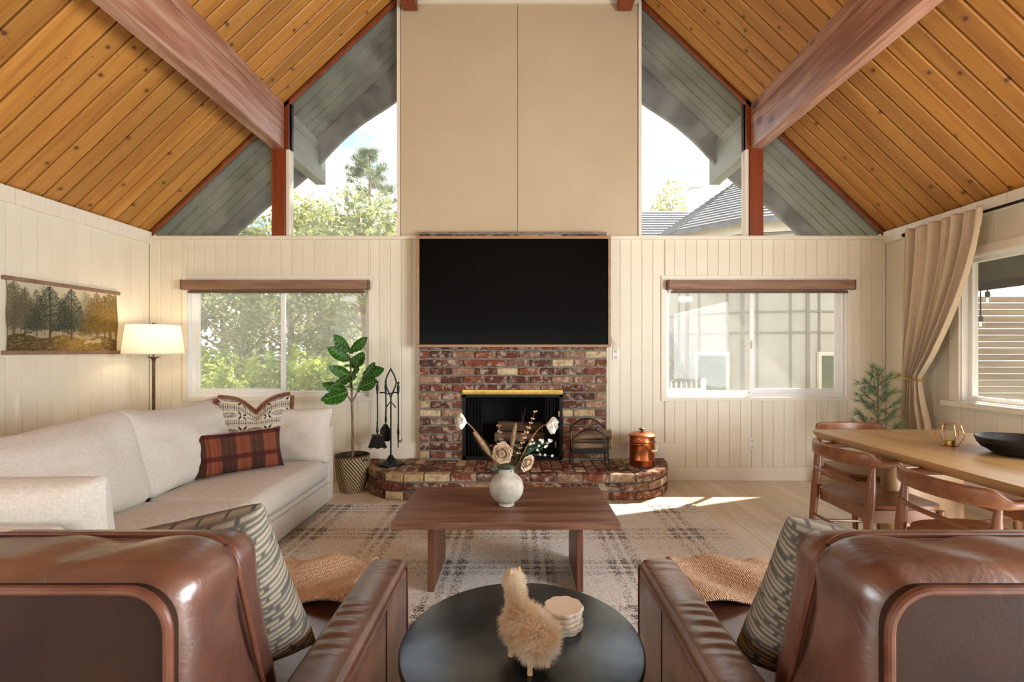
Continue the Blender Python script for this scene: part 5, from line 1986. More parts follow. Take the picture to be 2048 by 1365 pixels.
# ------------------------------------------------------------------ leather armchairs
def armchair(s, off, label, plabel, tlabel):
    X = lambda x: s * x + (off if s > 0 else 0)
    t = thing('leather_armchair', label, 'armchair', (X(0.8), 1.15, 0.012), group='brown leather armchairs')

    def mir(m):
        m.map(lambda v: Vector((X(v.x), v.y, v.z)))
        return m

    # arms
    for ai, (a, b) in enumerate(((0.352, 0.475), (1.135, 1.258))):
        armt = MB().rbox(((a + b) / 2, 1.045, 0.335), (b - a, 1.01, 0.50), 0.02, (2, 12, 6))
        ar = mir(armt).build('arm', M['leather'], t, world=True)

        def wrk(q, u):
            q = Vector(q)
            if u.z > 0:
                w = math.sin(q.y * 150 + 2.2 * mnoise.noise(Vector((q.y * 9, 0, 0))) + 5 * q.x)
                amp = max(0, mnoise.noise(Vector((q.y * 6 + 3, q.x * 8, 1.5))) * 1.6 + 0.1)
                q.z += (0.0028 * w * amp * (1 - u.x ** 2) + 0.008 * (1 - u.x ** 2))
            return q
        mir(MB().rbox(((a + b) / 2, 1.045, 0.583), (b - a - 0.006, 1.012, 0.038), 0.016, (8, 220, 1), wrk)).build('arm_pad', M['leather'], ar, world=True)
        for e in (a + 0.003, b - 0.003):
            mir(MB().tube([(e, 0.545, 0.585), (e, 1.545, 0.585), (e, 1.552, 0.57), (e, 1.552, 0.10)], 0.0042, 8)).build('piping', M['piping'], ar, world=True)
        side = a if ai == 0 else b
        mir(MB().tube([(side, 1.30, 0.10), (side, 1.30, 0.57)], 0.0022, 6)).build('side_seam', M['leatherdark'], ar, world=True)
    # base and seat
    mir(MB().rbox((0.805, 1.09, 0.20), (0.66, 0.92, 0.2), 0.02, (6, 8, 2))).build('base', M['leather'], t, world=True)
    for (fx, fy) in ((0.42, 0.62), (0.42, 1.48), (1.19, 0.62), (1.19, 1.48)):
        mir(MB().tube([(fx, fy, 0.013), (fx, fy, 0.10)], [0.016, 0.024], 12)).build('foot', M['walnutz'], t, world=True)

    def seatfn(q, u):
        q = Vector(q)
        if u.z > 0:
            q.z += 0.03 * (1 - u.x ** 2) * (1 - u.y ** 2) + mnoise.noise(q * 7) * 0.004
        return q
    mir(MB().rbox((0.805, 1.36, 0.375), (0.655, 0.88, 0.15), 0.04, (14, 18, 4), seatfn)).build('seat_cushion', M['leather'], t, world=True)

    # back: leather body reclined, deeper towards the seat
    ZT = 0.918

    def bfn(q, u):
        q = Vector(q)
        z = q.z + 0.655
        # thicker towards the bottom at the front
        if u.y > 0:
            q.y += 0.13 * sstep(0.78, 0.42, z)
        q.y += 0.02 * sstep(0.95, 0.4, z)
        ed = (1 - u.x ** 4)
        if u.z > 0.3:
            fold = math.sin(q.x * 34 + q.y * 26 + 3 * mnoise.noise(Vector((q.x * 3, q.y * 4, 2))))
            a2 = max(0.0, 0.45 + mnoise.noise(Vector((q.x * 5, q.y * 7, 7))) * 1.4)
            q.z += 0.0068 * fold * a2 * ed * (u.z if u.z < 1 else 1) + 0.010 * (1 - u.y ** 2) * ed
        if abs(u.x) > 0.6:
            q.x += (1 if u.x > 0 else -1) * 0.012 * (1 - u.y ** 2) + 0.003 * math.sin(q.z * 45 + q.y * 20) * (1 - u.y ** 2)
        return q
    bk = mir(MB().rbox((0.805, 0.845, 0.655), (0.55, 0.20, ZT - 0.392), 0.055, (44, 12, 24), bfn)).build('backrest', M['leather'], t, world=True)

    def rr(x0, x1, zt, rad, zb, n=8):
        p = [(x0, zb), (x0, zt - rad)]
        for i in range(1, n + 1):
            a = PI - (PI / 2) * i / n
            p.append((x0 + rad + rad * math.cos(a), zt - rad + rad * math.sin(a)))
        for i in range(n + 1):
            a = PI / 2 - (PI / 2) * i / n
            p.append((x1 - rad + rad * math.cos(a), zt - rad + rad * math.sin(a)))
        p.append((x1, zb))
        return p
    # rear panel with piping round it
    op = rr(0.532, 1.078, 0.905, 0.065, 0.30)
    mir(MB().prism(op, 0.738, 0.76)).build('rear_panel', M['leatherdark'], bk, world=True, angle=1.2)
    mir(MB().tube([(x, 0.737, z) for x, z in op], 0.0075, 10)).build('piping', M['piping'], bk, world=True)
    of = rr(0.527, 1.083, 0.922, 0.075, 0.44)
    mir(MB().tube([(x, 0.915 + 0.135 * sstep(0.78, 0.42, z), z) for x, z in of], 0.0055, 10)).build('piping', M['piping'], bk, world=True)
    # front cushion of the back
    def cfn(q, u):
        q = Vector(q)
        q.y += 0.10 * sstep(0.2, -0.25, q.z) + (0.05 * (1 - u.x ** 2) * (1 - u.z ** 2) if u.y > 0 else 0)
        return q
    mir(MB().rbox((0.805, 0.97, 0.675), (0.535, 0.12, 0.46), 0.05, (16, 3, 12), cfn)).build('back_pad', M['leather'], bk, world=True)
    # diagonal corner seams
    for e, xx in ((1, 0.53), (-1, 1.08)):
        mir(MB().tube([(xx + e * 0.035, 0.755, 0.885), (xx + e * 0.02, 0.80, 0.905), (xx + e * 0.018, 0.86, 0.91), (xx + e * 0.016, 0.91, 0.905)], 0.0025, 6)).build('corner_seam', M['leatherdark'], bk, world=True)

    # woven pillow on the seat
    m, uv = pillow(0.40, 0.42, 0.15, 110, pinch=0.05, wrk=0.012, seed=4 + s, power=0.45)
    cc = []
    a_, b_ = Vector(H('9c9282')[:3]), Vector(H('55524c')[:3])
    c_ = Vector(H('a3967a')[:3])
    rg = random.Random(3)
    phase = [rg.random() for _ in range(60)]
    for k, (u, v, sd) in enumerate(uv):
        fu, fv = (u + 1) / 2 * 14, (v + 1) / 2 * 32
        r_ = int(fv)
        fr_ = fv - r_
        seg = (fu * 0.5 + phase[r_ % 60]) % 1.0
        if fr_ < 0.5:
            c = a_.lerp(c_, 0.2 if r_ % 3 else 0.8)
            if seg < 0.16:
                c = b_
        else:
            c = b_.lerp(a_, 0.12)
        m.v[k] += Vector((0, (0.0035 if fr_ < 0.5 else -0.001) * (1 if sd > 0 else -1) * (1 - u ** 6) * (1 - v ** 6), 0))
        cc.append((c.x, c.y, c.z, 1))
    wd = (1, 0.2) if s < 0 else (1, -0.2)
    Ro = Matrix.Rotation(s * 0.20, 3, 'Y')
    m.map(lambda v: Ro @ v)
    place(m, wd, 0.33, (X(0.735), 1.175, (0.462 if s < 0 else 0.435) + 0.012))
    o = m.build('striped_pillow', M['woven'], col=cc)
    tag(o, plabel, 'pillow', 'striped woven pillows')

    # knitted throw over the seat front
    def cloth(u, v):
        x = lerp(0.52, 0.96, u) + 0.02 * math.sin(v * 4 + u * 3)
        q = v
        yfr = 1.815
        if q < 0.66:
            f = q / 0.66
            y = lerp(1.50, yfr, f)
            z = 0.486 + 0.016 * math.sin(f * 7 + u * 4) * (0.4 + 0.6 * f) * 0.8 + 0.010 * math.sin(u * 11 + f * 3)
            z += 0.02 * math.exp(-((u - 0.8) / 0.12) ** 2) * f * f
        else:
            f = (q - 0.66) / 0.34
            y = yfr + 0.03 * math.sin(f * 1.5)
            z = 0.486 + 0.016 * math.sin(7 + u * 4) * .8 + 0.010 * math.sin(u * 11 + 3) + 0.02 * math.exp(-((u - 0.8) / 0.12) ** 2) - 0.17 * f * f - 0.012 * f
            y += 0.01 * math.sin(u * 14) * f
        return (x, y, z)
    o = mir(MB().grid(cloth, 50, 60)).build('knit_throw', M['throw'], recalc=True)
    sm = o.modifiers.new('solid', 'SOLIDIFY')
    sm.thickness = 0.007
    sm.offset = 0
    tag(o, tlabel, 'throw')
    return t


armchair(-1, 0, 'brown leather armchair on the sofa side of the round table', 'grey and cream striped woven pillow on armchair nearest the sofa', 'tan knitted throw over the seat of armchair nearest the sofa')
armchair(1, 0.035, 'brown leather armchair on the dining side of the round table', 'grey and tan striped woven pillow on armchair nearest the dining table', 'tan knitted throw over the seat of armchair nearest dining table')

# ------------------------------------------------------------------ dining table
DX0, DX1, DY0, DY1, DZ = 1.92, 2.86, 1.22, 3.20, 0.75
t = thing('dining_table', 'oak dining table with rounded corners on slab pedestals', 'dining table', ((DX0 + DX1) / 2, (DY0 + DY1) / 2, 0))


def rrect(x0, x1, y0, y1, r, n=10):
    p = []
    for (cx, cy, a0) in ((x1 - r, y1 - r, 0), (x0 + r, y1 - r, PI / 2), (x0 + r, y0 + r, PI), (x1 - r, y0 + r, 1.5 * PI)):
        for i in range(n + 1):
            a = a0 + PI / 2 * i / n
            p.append((cx + r * math.cos(a), cy + r * math.sin(a)))
    return p


m = MB()
rings = [(0.022, DZ - 0.045), (0.004, DZ - 0.022), (0.0, DZ - 0.008), (0.004, DZ)]
base = None
for (ins, z) in rings:
    p = rrect(DX0 + ins, DX1 - ins, DY0 + ins, DY1 - ins, 0.07)
    m.v += [Vector((a, b, z)) for a, b in p]
K = 44
for j in range(3):
    for i in range(K):
        i2 = (i + 1) % K
        m.f.append((j * K + i, j * K + i2, j * K + K + i2, j * K + K + i))
m.f += [tuple(range(K - 1, -1, -1)), tuple(range(3 * K, 4 * K))]
m.build('table_top', M['oak'], t, world=True, angle=0.9)
for yc in (1.62, 2.86):
    MB().prismz(rrect(2.16, 2.62, yc - 0.055, yc + 0.055, 0.05), 0.0, DZ - 0.045).build('pedestal', M['oakz'], t, world=True, angle=0.9)
MB().rbox((2.39, 2.24, 0.66), (0.05, 1.16, 0.09), 0.006, (1, 2, 1)).build('beam', M['oakz'], t, world=True)


# ------------------------------------------------------------------ dining chairs (local: faces +X)
def make_chair():
    t = thing('dining_chair', 'x', 'chair', group='curved back wooden dining chairs')
    # seat: dished plate
    def seat_out(a):
        c, s = math.cos(a), math.sin(a)
        r = 1 / (abs(c) ** 3.6 + abs(s) ** 3.6) ** (1 / 3.6)
        x, y = r * c, r * s
        w = 0.235 + 0.02 * x
        return Vector((0.03 + x * 0.225, y * w, 0))
    m = MB()
    nr, na = 6, 48
    for (zz, sgn) in ((0.455, 1), (0.435, -1)):
        for j in range(nr + 1):
            for i in range(na):
                p = seat_out(2 * PI * i / na) * (j / nr)
                if j == 0:
                    p = Vector((0.03, 0, 0))
                else:
                    p = Vector((0.03, 0, 0)) + (seat_out(2 * PI * i / na) - Vector((0.03, 0, 0))) * (j / nr)
                f = j / nr
                dz = -0.010 * (1 - f * f) if sgn > 0 else 0
                m.v.append(Vector((p.x, p.y, zz + dz + 0.012 * (p.y / 0.235) ** 2)))
    for s in range(2):
        b = s * (nr + 1) * na
        for j in range(nr):
            for i in range(na):
                i2 = (i + 1) % na
                m.f.append((b + j * na + i, b + j * na + i2, b + (j + 1) * na + i2, b + (j + 1) * na + i))
    for i in range(na):
        i2 = (i + 1) % na
        a = nr * na
        b = (nr + 1) * na + nr * na
        m.f.append((a + i, a + i2, b + i2, b + i))
    m.build('seat', M['chairx'], t, recalc=True, angle=0.9)
    # aprons
    for (a, b) in (((-0.14, -0.205), (-0.14, 0.205)), ((0.20, -0.205), (0.20, 0.205)), ((-0.14, -0.205), (0.20, -0.205)), ((-0.14, 0.205), (0.20, 0.205))):
        a, b = Vector(a + (0,)), Vector(b + (0,))
        d = (b - a).normalized()
        n_ = Vector((-d.y, d.x, 0)) * 0.011
        MB().add([a + n_ + Vector((0, 0, .372)), a - n_ + Vector((0, 0, .372)), b - n_ + Vector((0, 0, .372)), b + n_ + Vector((0, 0, .372)),
                  a + n_ + Vector((0, 0, .438)), a - n_ + Vector((0, 0, .438)), b - n_ + Vector((0, 0, .438)), b + n_ + Vector((0, 0, .438))],
                 [(0, 3, 2, 1), (4, 5, 6, 7), (0, 1, 5, 4), (1, 2, 6, 5), (2, 3, 7, 6), (3, 0, 4, 7)]).build('apron', M['chairx'], t, smooth=False)
    for s in (-1, 1):
        # back leg rising to the rail, front leg up to the seat
        MB().tube([(-0.205, s * 0.232, 0.0), (-0.185, s * 0.230, 0.20), (-0.165, s * 0.226, 0.44), (-0.155, s * 0.224, 0.55), (-0.148, s * 0.222, 0.62), (-0.142, s * 0.222, 0.672)],
                  [0.013, 0.0185, 0.0235, 0.0225, 0.0165, 0.012], 14).build('leg', M['chair'], t)
        MB().tube([(0.235, s * 0.222, 0.0), (0.222, s * 0.218, 0.22), (0.21, s * 0.214, 0.437)], [0.013, 0.018, 0.021], 14).build('leg', M['chair'], t)
        MB().tube([(-0.188, s * 0.228, 0.235), (0.0, s * 0.226, 0.232), (0.222, s * 0.218, 0.228)], [0.007, 0.010, 0.007], 10).build('stretcher', M['chair'], t)
    MB().tube([(-0.184, -0.228, 0.28), (-0.184, 0, 0.28), (-0.184, 0.228, 0.28)], [0.007, 0.010, 0.007], 10).build('stretcher', M['chair'], t)
    sp = [(-0.154, -0.222, 0.56)] + [(-0.154 - 0.05 * math.cos(q), 0.222 * math.sin(q), 0.565) for q in [(-1.3 + 2.6 * i / 10) for i in range(11)]] + [(-0.154, 0.222, 0.56)]
    MB().tube(sp, [0.008] + [0.011] * 11 + [0.008], 10).build('back_spindle', M['chair'], t)
    # bent back rail with short arms
    m = MB()
    ns = 60
    prof_n = 14
    for i in range(ns + 1):
        f = -1 + 2 * i / ns
        af = abs(f)
        # centre line
        if af < 0.72:
            an = f / 0.72 * 1.45
            cx, cy = -0.10 - 0.145 * math.cos(an), 0.252 * math.sin(an)
        else:
            q = (af - 0.72) / 0.28
            sg = 1 if f > 0 else -1
            x0 = -0.10 - 0.145 * math.cos(1.45)
            cx, cy = x0 + 0.215 * q, sg * (0.252 * math.sin(1.45) - 0.004 * q + 0.0 * q)
        j0 = max(0, i - 1)
        hgt = lerp(0.076, 0.034, sstep(0.52, 0.74, af))
        thk = lerp(0.024, 0.052, sstep(0.70, 0.95, af))
        bot = 0.664 + 0.012 * sstep(0.6, 0.9, af)
        if af > 0.94:
            k = (af - 0.94) / 0.06
            e = math.sqrt(max(0.02, 1 - k * k))
            thk *= e
        # direction
        if af < 0.72:
            an = f / 0.72 * 1.45
            tx, ty = 0.145 * math.sin(an), 0.252 * math.cos(an)
        else:
            tx, ty = (1 if f > 0 else -1), 0
        L = math.hypot(tx, ty)
        nx_, ny_ = ty / L, -tx / L
        for p in range(prof_n):
            a = 2 * PI * p / prof_n
            ca, sa = math.cos(a), math.sin(a)
            ex = (abs(ca) ** 0.6) * (1 if ca > 0 else -1) * thk / 2
            ez = (abs(sa) ** 0.6) * (1 if sa > 0 else -1) * hgt / 2
            m.v.append(Vector((cx + nx_ * ex, cy + ny_ * ex, bot + hgt / 2 + ez)))
    for i in range(ns):
        for p in range(prof_n):
            p2 = (p + 1) % prof_n
            m.f.append((i * prof_n + p, i * prof_n + p2, (i + 1) * prof_n + p2, (i + 1) * prof_n + p))
    m.f += [tuple(range(prof_n)), tuple(range(ns * prof_n, (ns + 1) * prof_n))]
    m.build('back_rail', M['chairx'], t, angle=1.0)
    return t


proto = make_chair()
spots = [((1.985, 2.73), 0.0, 'wooden dining chair backing onto the rug, far from the viewer'),
         ((1.985, 2.075), 0.0, 'wooden dining chair backing onto the armchair, nearest the viewer'),
         ((2.42, 3.38), -PI / 2, 'wooden dining chair at the table end near the back wall'),
         ((2.86, 2.72), PI, 'wooden dining chair on the window side of the table')]
for i, ((x_, y_), rz, lab) in enumerate(spots):
    o = proto if i == 0 else copy_tree(proto)
    o.location = (x_, y_, 0)
    o.rotation_euler = (0, 0, rz)
    o['label'] = lab

# ------------------------------------------------------------------ on the table: wire lantern, bowl
BC = Vector((2.53, 2.40, DZ + 0.001))
t = thing('wooden_bowl', 'wide black wooden bowl on the dining table', 'bowl', BC)
MB().lathe([(0.09, 0.0), (0.13, 0.004), (0.165, 0.03), (0.19, 0.062), (0.196, 0.078), (0.19, 0.083), (0.184, 0.078), (0.172, 0.055), (0.14, 0.028), (0.09, 0.017), (0.0005, 0.015)], n=64).build('body', M['bowl'], t)
m = MB()
for i in range(110):
    a = 2 * PI * i / 110
    c, s = math.cos(a), math.sin(a)
    m.tube([(c * 0.166, s * 0.166, 0.030), (c * 0.1865, s * 0.1865, 0.056)], [0.003, 0.003], 5)
m.build('carved_flute', M['bowl'], t)
LC = Vector((2.375, 2.66, DZ + 0.001))
t = thing('wire_lantern', 'small copper wire geometric candle lantern on the dining table', 'candle holder', LC)
lv = [(0.036, 0.003), (0.062, 0.055), (0.046, 0.115)]
m = MB()
P = [[Vector((r * math.cos(2 * PI * k / 6 + 0.2), r * math.sin(2 * PI * k / 6 + 0.2), z)) for k in range(6)] for r, z in lv]
for k in range(6):
    for j in range(2):
        m.tube([P[j][k], P[j + 1][k]], 0.0017, 6)
    for j in (0, 2):
        m.tube([P[j][k], P[j][(k + 1) % 6]], 0.0017, 6)
m.build('wire_frame', M['wire'], t)
MB().lathe([(0.036, 0.0), (0.036, 0.003)], n=6).build('base_plate', M['wire'], t, smooth=False)
MB().lathe([(0.024, 0.003), (0.024, 0.026), (0.022, 0.026), (0.022, 0.006), (0.0005, 0.006)], n=24).build('tealight_cup', M['brass'], t)
MB().lathe([(0.021, 0.006), (0.021, 0.020), (0.001, 0.021)], n=24).build('candle', M['stone'], t)
MB().lathe([(0.03, 0.004), (0.03, 0.07), (0.0285, 0.07), (0.0285, 0.004)], n=28, cap=False).build('glass_cup', M['glassclear'], t)

# ------------------------------------------------------------------ curtain on its rod
t = thing('curtain_rod', 'black curtain rod above the side window', 'curtain rod', (3.50, 3.0, 2.32))
MB().tube([(3.515, 1.5, 2.318), (3.515, 4.37, 2.318)], 0.011, 12).build('rod', M['rodblack'], t, world=True)
MB().tube([(3.50, 4.37, 2.318), (3.50, 4.375, 2.318), (3.50, 4.39, 2.318), (3.50, 4.395, 2.318)], [0.011, 0.018, 0.018, 0.008], 14).build('finial', M['rodblack'], t, world=True)
for yy in (4.335, 1.6):
    MB().tube([(3.50, yy, 2.318), (3.585, yy, 2.318)], 0.006, 8).tube([(3.585, yy, 2.318), (3.597, yy, 2.318)], 0.022, 14).build('bracket', M['rodblack'], t, world=True)

CT = 2.345
NP = 7
ct = thing('curtain', 'beige linen curtain gathered by a brass tieback at side window', 'curtain', (3.5, 4.2, 0))


def curt(u, v):
    # u: 0 far (corner) edge .. 1 near edge; v: 0 top .. 1 bottom
    z = lerp(CT, 0.015, v)
    zt = 1.04
    if z > zt:
        f = (CT - z) / (CT - zt)
        g = f ** 1.5
        ya = lerp(4.345, 4.36, g)
        yb = lerp(3.555, 4.145, f ** 1.9)
        amp = lerp(0.050, 0.040, f)
    else:
        f = (zt - z) / zt
        ya = lerp(4.36, 4.40, sstep(0, 0.35, f))
        yb = lerp(4.145, 4.05, sstep(0, 0.5, f))
        amp = lerp(0.026, 0.045, sstep(0, 0.3, f))
    uu = u + 0.018 * math.sin(u * 17 + 1) * (1 - v)
    y = lerp(ya, yb, uu)
    ph = uu * NP * 2 * PI + 0.8 * math.sin(u * 9)
    mod = 0.75 + 0.42 * math.sin(u * 23 + 2 + z)
    sn = math.sin(ph)
    x = 3.462 + amp * mod * (0.6 * sn + 0.4 * math.copysign(abs(sn) ** 0.45, sn)) + 0.008 * math.sin(ph * 2 + z * 2)
    if z > zt:
        x -= 0.03 * math.sin(PI * min(1, f)) * u
    y += 0.010 * math.cos(ph) * (1 if z < 2.2 else 0.4)
    return (x, y, z)


o = MB().grid(curt, 220, 90).build('cloth', M['curtain'], ct, world=True, recalc=False)
sm = o.modifiers.new('solid', 'SOLIDIFY')
sm.thickness = 0.0025
t = thing('curtain_tieback', 'curved brass tieback around the beige curtain', 'tieback', (3.55, 4.3, 1.03))
ring = []
for i in range(25):
    a = -0.35 + (PI + 0.7) * i / 24
    ring.append((3.47 - 0.085 * math.sin(a), 4.255 + 0.135 * math.cos(a), 1.03 + 0.012 * math.cos(a)))
MB().tube(ring, 0.006, 10).build('hoop', M['brass'], t, world=True)
MB().tube([(3.50, 4.39, 1.045), (3.56, 4.40, 1.05), (3.598, 4.40, 1.05)], 0.006, 10).build('arm', M['brass'], t, world=True)
MB().lathe([(0.003, -0.012), (0.018, -0.008), (0.02, 0.0), (0.018, 0.008), (0.003, 0.012)], (3.455, 4.398, 1.06), 16).build('knob', M['brass'], t, world=True)

# ------------------------------------------------------------------ fiddle leaf fig in its basket
PC = Vector((-1.50, 4.40, 0.0))
t = thing('fig_plant', 'potted fiddle leaf fig tree in woven basket between sofa and hearth', 'plant', PC)
m = MB()
cc = []
nb, nzb = 160, 60
for j in range(nzb + 1):
    f = j / nzb
    r = 0.103 + 0.048 * math.sin(f * PI * 0.5) ** 0.9 + 0.003 * math.sin(f * 60 * PI / 2)
    for i in range(nb):
        a = 2 * PI * i / nb
        rr = r + 0.0018 * math.sin(i * PI / 2 + j)
        m.v.append(Vector((rr * math.cos(a), rr * math.sin(a), 0.002 + 0.325 * f)))
        k = (i * 32 / nb * 1.0 + f * 9) % 1.0
        c = H('c9b288') if k < 0.5 else H('2f2118')
        if j > nzb - 3:
            c = H('6d5236')
        cc.append(c)
for j in range(nzb):
    for i in range(nb):
        i2 = (i + 1) % nb
        m.f.append((j * nb + i, j * nb + i2, (j + 1) * nb + i2, (j + 1) * nb + i))
m.f.append(tuple(range(nb - 1, -1, -1)))
bk = m.build('basket', M['woven'], t, col=cc)
MB().lathe([(0.150, 0.327), (0.146, 0.33), (0.142, 0.327), (0.138, 0.27), (0.132, 0.26)], n=48, cap=False).build('basket_rim', M['basketin'], bk)
MB().tube([(0.12, -0.09, 0.285), (0.145, -0.10, 0.30), (0.16, -0.075, 0.30), (0.145, -0.05, 0.285)], 0.006, 8).build('basket_handle', M['basketin'], bk)
MB().lathe([(0.137, 0.26), (0.08, 0.27), (0.001, 0.275)], n=40).build('soil', M['soil'], t)
tr = MB()
fork = Vector((-0.005, 0, 0.80))
tr.tube([(0.0, 0, 0.25), (0.003, 0, 0.5), fork, (-0.01, 0, 1.0), (-0.02, 0.0, 1.18), (-0.03, 0, 1.27)], [0.013, 0.011, 0.011, 0.008, 0.006, 0.003], 10)
tr.tube([fork, (0.03, 0.01, 0.87), (0.07, 0.0, 0.97), (0.10, 0, 1.06)], [0.009, 0.007, 0.006, 0.003], 10)
tr.tube([fork, (-0.04, -0.01, 0.86), (-0.06, 0, 0.93)], [0.008, 0.006, 0.003], 10)
tr.build('trunk', M['trunk'], t)


def fig_leaf():
    def fn(u, v):
        a = (u - 0.5) * 2
        w = 0.5 * (math.sin(PI * v ** 0.72) ** 0.75) * (0.62 + 0.5 * v) * 0.62
        w = max(w, 0.012)
        rip = 0.02 * math.sin(v * 34) * abs(a)
        y = 0.16 * abs(a) * w - 0.22 * v * v + rip
        return (a * w, y, v)
    return MB().grid(fn, 14, 22)


lm = fig_leaf().mesh('leaf', M['figleaf'], recalc=False)
# veins as a raised pale rib mesh
M['vein'] = plain('pale_vein', '86a05a', '9ab06c', rough=0.5)
rib = MB()
def lpt(a, v):
    w = 0.5 * (math.sin(PI * v ** 0.72) ** 0.75) * (0.62 + 0.5 * v) * 0.62
    return Vector((a * w, 0.16 * abs(a) * w - 0.22 * v * v + 0.02 * math.sin(v * 34) * abs(a) + 0.006, v))
rib.tube([lpt(0, v) for v in [0.0, 0.2, 0.4, 0.6, 0.8, 0.97]], [0.012, 0.011, 0.009, 0.007, 0.005, 0.002], 5)
for v in (0.15, 0.3, 0.45, 0.6, 0.75):
    for s in (-1, 1):
        rib.tube([lpt(0, v), lpt(s * 0.5, v + 0.08), lpt(s * 0.92, v + 0.13)], [0.006, 0.004, 0.002], 4)
rm = rib.mesh('vein', M['vein'], recalc=False)
# (tip offset px from trunk, centre height ...): base point, direction, length
leaves = [((-0.03, 0, 1.26), (-0.45, -0.3, 0.55), 0.21), ((-0.03, 0, 1.25), (0.25, -0.5, 0.30), 0.19), ((-0.02, 0, 1.27), (0.65, 0.1, 0.45), 0.20),
          ((-0.03, 0, 1.18), (-0.75, -0.2, 0.55), 0.22), ((-0.02, 0, 1.15), (0.15, -0.8, -0.25), 0.18), ((-0.01, 0, 1.12), (0.75, -0.2, 0.65), 0.21),
          ((-0.02, 0, 1.04), (-0.8, -0.1, 0.35), 0.20), ((-0.02, 0, 1.06), (-0.35, -0.75, -0.6), 0.24), ((0.0, 0, 1.08), (0.55, -0.55, 0.45), 0.24),
          ((0.0, 0, 1.02), (0.35, -0.8, -0.2), 0.20), ((0.08, 0, 1.02), (0.75, -0.35, 0.5), 0.25), ((0.09, 0, 1.05), (0.95, 0.1, 0.25), 0.21),
          ((0.05, 0, 0.93), (0.9, -0.2, 0.35), 0.23), ((0.04, 0, 0.92), (0.5, -0.6, 0.2), 0.18), ((-0.04, 0, 0.90), (-0.6, -0.5, -0.3), 0.26),
          ((-0.05, 0, 0.90), (-0.95, -0.1, 0.25), 0.22), ((-0.05, 0, 0.87), (-0.9, -0.1, -0.35), 0.20), ((-0.01, 0, 0.95), (-0.1, -0.9, -0.1), 0.17),
          ((-0.02, 0.02, 1.15), (0.1, 0.9, 0.3), 0.18), ((0.0, 0.02, 1.0), (-0.4, 0.8, 0.2), 0.2)]
rg = random.Random(6)
for (b, d, L) in leaves:
    d = Vector(d).normalized()
    side = d.cross(Vector((0, -1, 0.35)))
    if side.length < 0.1:
        side = Vector((1, 0, 0))
    side.normalize()
    nrm = side.cross(d).normalized()
    if nrm.y > 0:
        nrm, side = -nrm, -side
    Mx = Matrix((side * L, -nrm * L, d * L)).transposed().to_4x4()
    Mx = Matrix.Translation(Vector(b)) @ Mx @ Matrix.Rotation(rg.uniform(-.5, .5), 4, 'Z')
    o = bpy.data.objects.new('leaf', lm)
    COL.objects.link(o)
    o.parent = t
    o.matrix_local = Mx
    r = bpy.data.objects.new('vein', rm)
    COL.objects.link(r)
    r.parent = o
    r.location = (0, -0.012, 0)

# ------------------------------------------------------------------ faux pine in the corner
QC = Vector((3.06, 4.12, 0))
t = thing('pine_plant', 'potted pine with long green needles in the corner by curtain', 'plant', QC)
MB().lathe([(0.10, 0), (0.12, 0.01), (0.135, 0.15), (0.14, 0.27), (0.13, 0.28), (0.12, 0.24), (0.001, 0.235)], n=32).build('pot', M['ceramic'], t)
rg = random.Random(21)
st, nd = MB(), MB()
tips = []
main = [(0, 0, 0.23), (0.01, 0, 0.5), (0.0, -0.01, 0.8), (0.01, 0, 1.0), (0.0, 0, 1.10)]
st.tube(main, [0.012, 0.010, 0.008, 0.006, 0.003], 8)


def needles(p, d, n=30, L=0.075):
    for k in range(n):
        v = (d + Vector((rg.gauss(0, .5), rg.gauss(0, .5), rg.gauss(0, .5)))).normalized()
        e = p + v * L * rg.uniform(.7, 1.15) + Vector((0, 0, -0.008))
        s = v.cross(Vector((rg.gauss(0, 1), rg.gauss(0, 1), rg.gauss(0, 1)))).normalized() * 0.0012
        n0 = len(nd.v)
        nd.v += [p - s, p + s, e]
        nd.f.append((n0, n0 + 1, n0 + 2))


for k in range(26):
    h = 0.42 + 0.62 * k / 26
    a = k * 2.4
    base = Vector((0.005, 0, h))
    R_ = lerp(0.30, 0.10, (h - 0.42) / 0.62) * rg.uniform(.75, 1.1)
    out = Vector((math.cos(a), math.sin(a) * 0.75, 0))
    if out.x > 0.6:
        R_ *= 0.9
    if out.y > 0:
        R_ *= 0.8
    tip = base + out * R_ + Vector((0, 0, R_ * 0.75))
    midp = base + out * R_ * 0.5 + Vector((0, 0, R_ * 0.25))
    pts = spline(base, midp, tip, 8)
    st.tube(pts, [0.004 - 0.0003 * i for i in range(9)], 6)
    for q in (4, 5, 6, 7, 8):
        needles(pts[q], (pts[q] - pts[q - 1]).normalized(), 24, 0.07)
    for b in range(2):
        p0 = pts[5]
        d2 = (Vector((rg.gauss(0, 1), rg.gauss(0, 1), 0.6)).normalized() * 0.6 + out * 0.5)
        p1 = p0 + d2.normalized() * 0.075
        st.tube([p0, p1], [0.002, 0.0015], 5)
        needles(p1, d2.normalized(), 36, 0.075)
        needles(p0.lerp(p1, 0.5), d2.normalized(), 20)
needles(Vector(main[-1]), Vector((0, 0, 1)), 60)
st.build('branches', M['trunk'], t)
nd.build('needles', M['needle'], t, smooth=False, recalc=False)

# ------------------------------------------------------------------ outdoors
o = MB().box(-40, 40, -20, 60, -0.7, -0.3).build('ground', M['ground'], smooth=False)
tag(o, 'pale dry ground outside the windows', 'ground', kind='structure')
rg = random.Random(31)


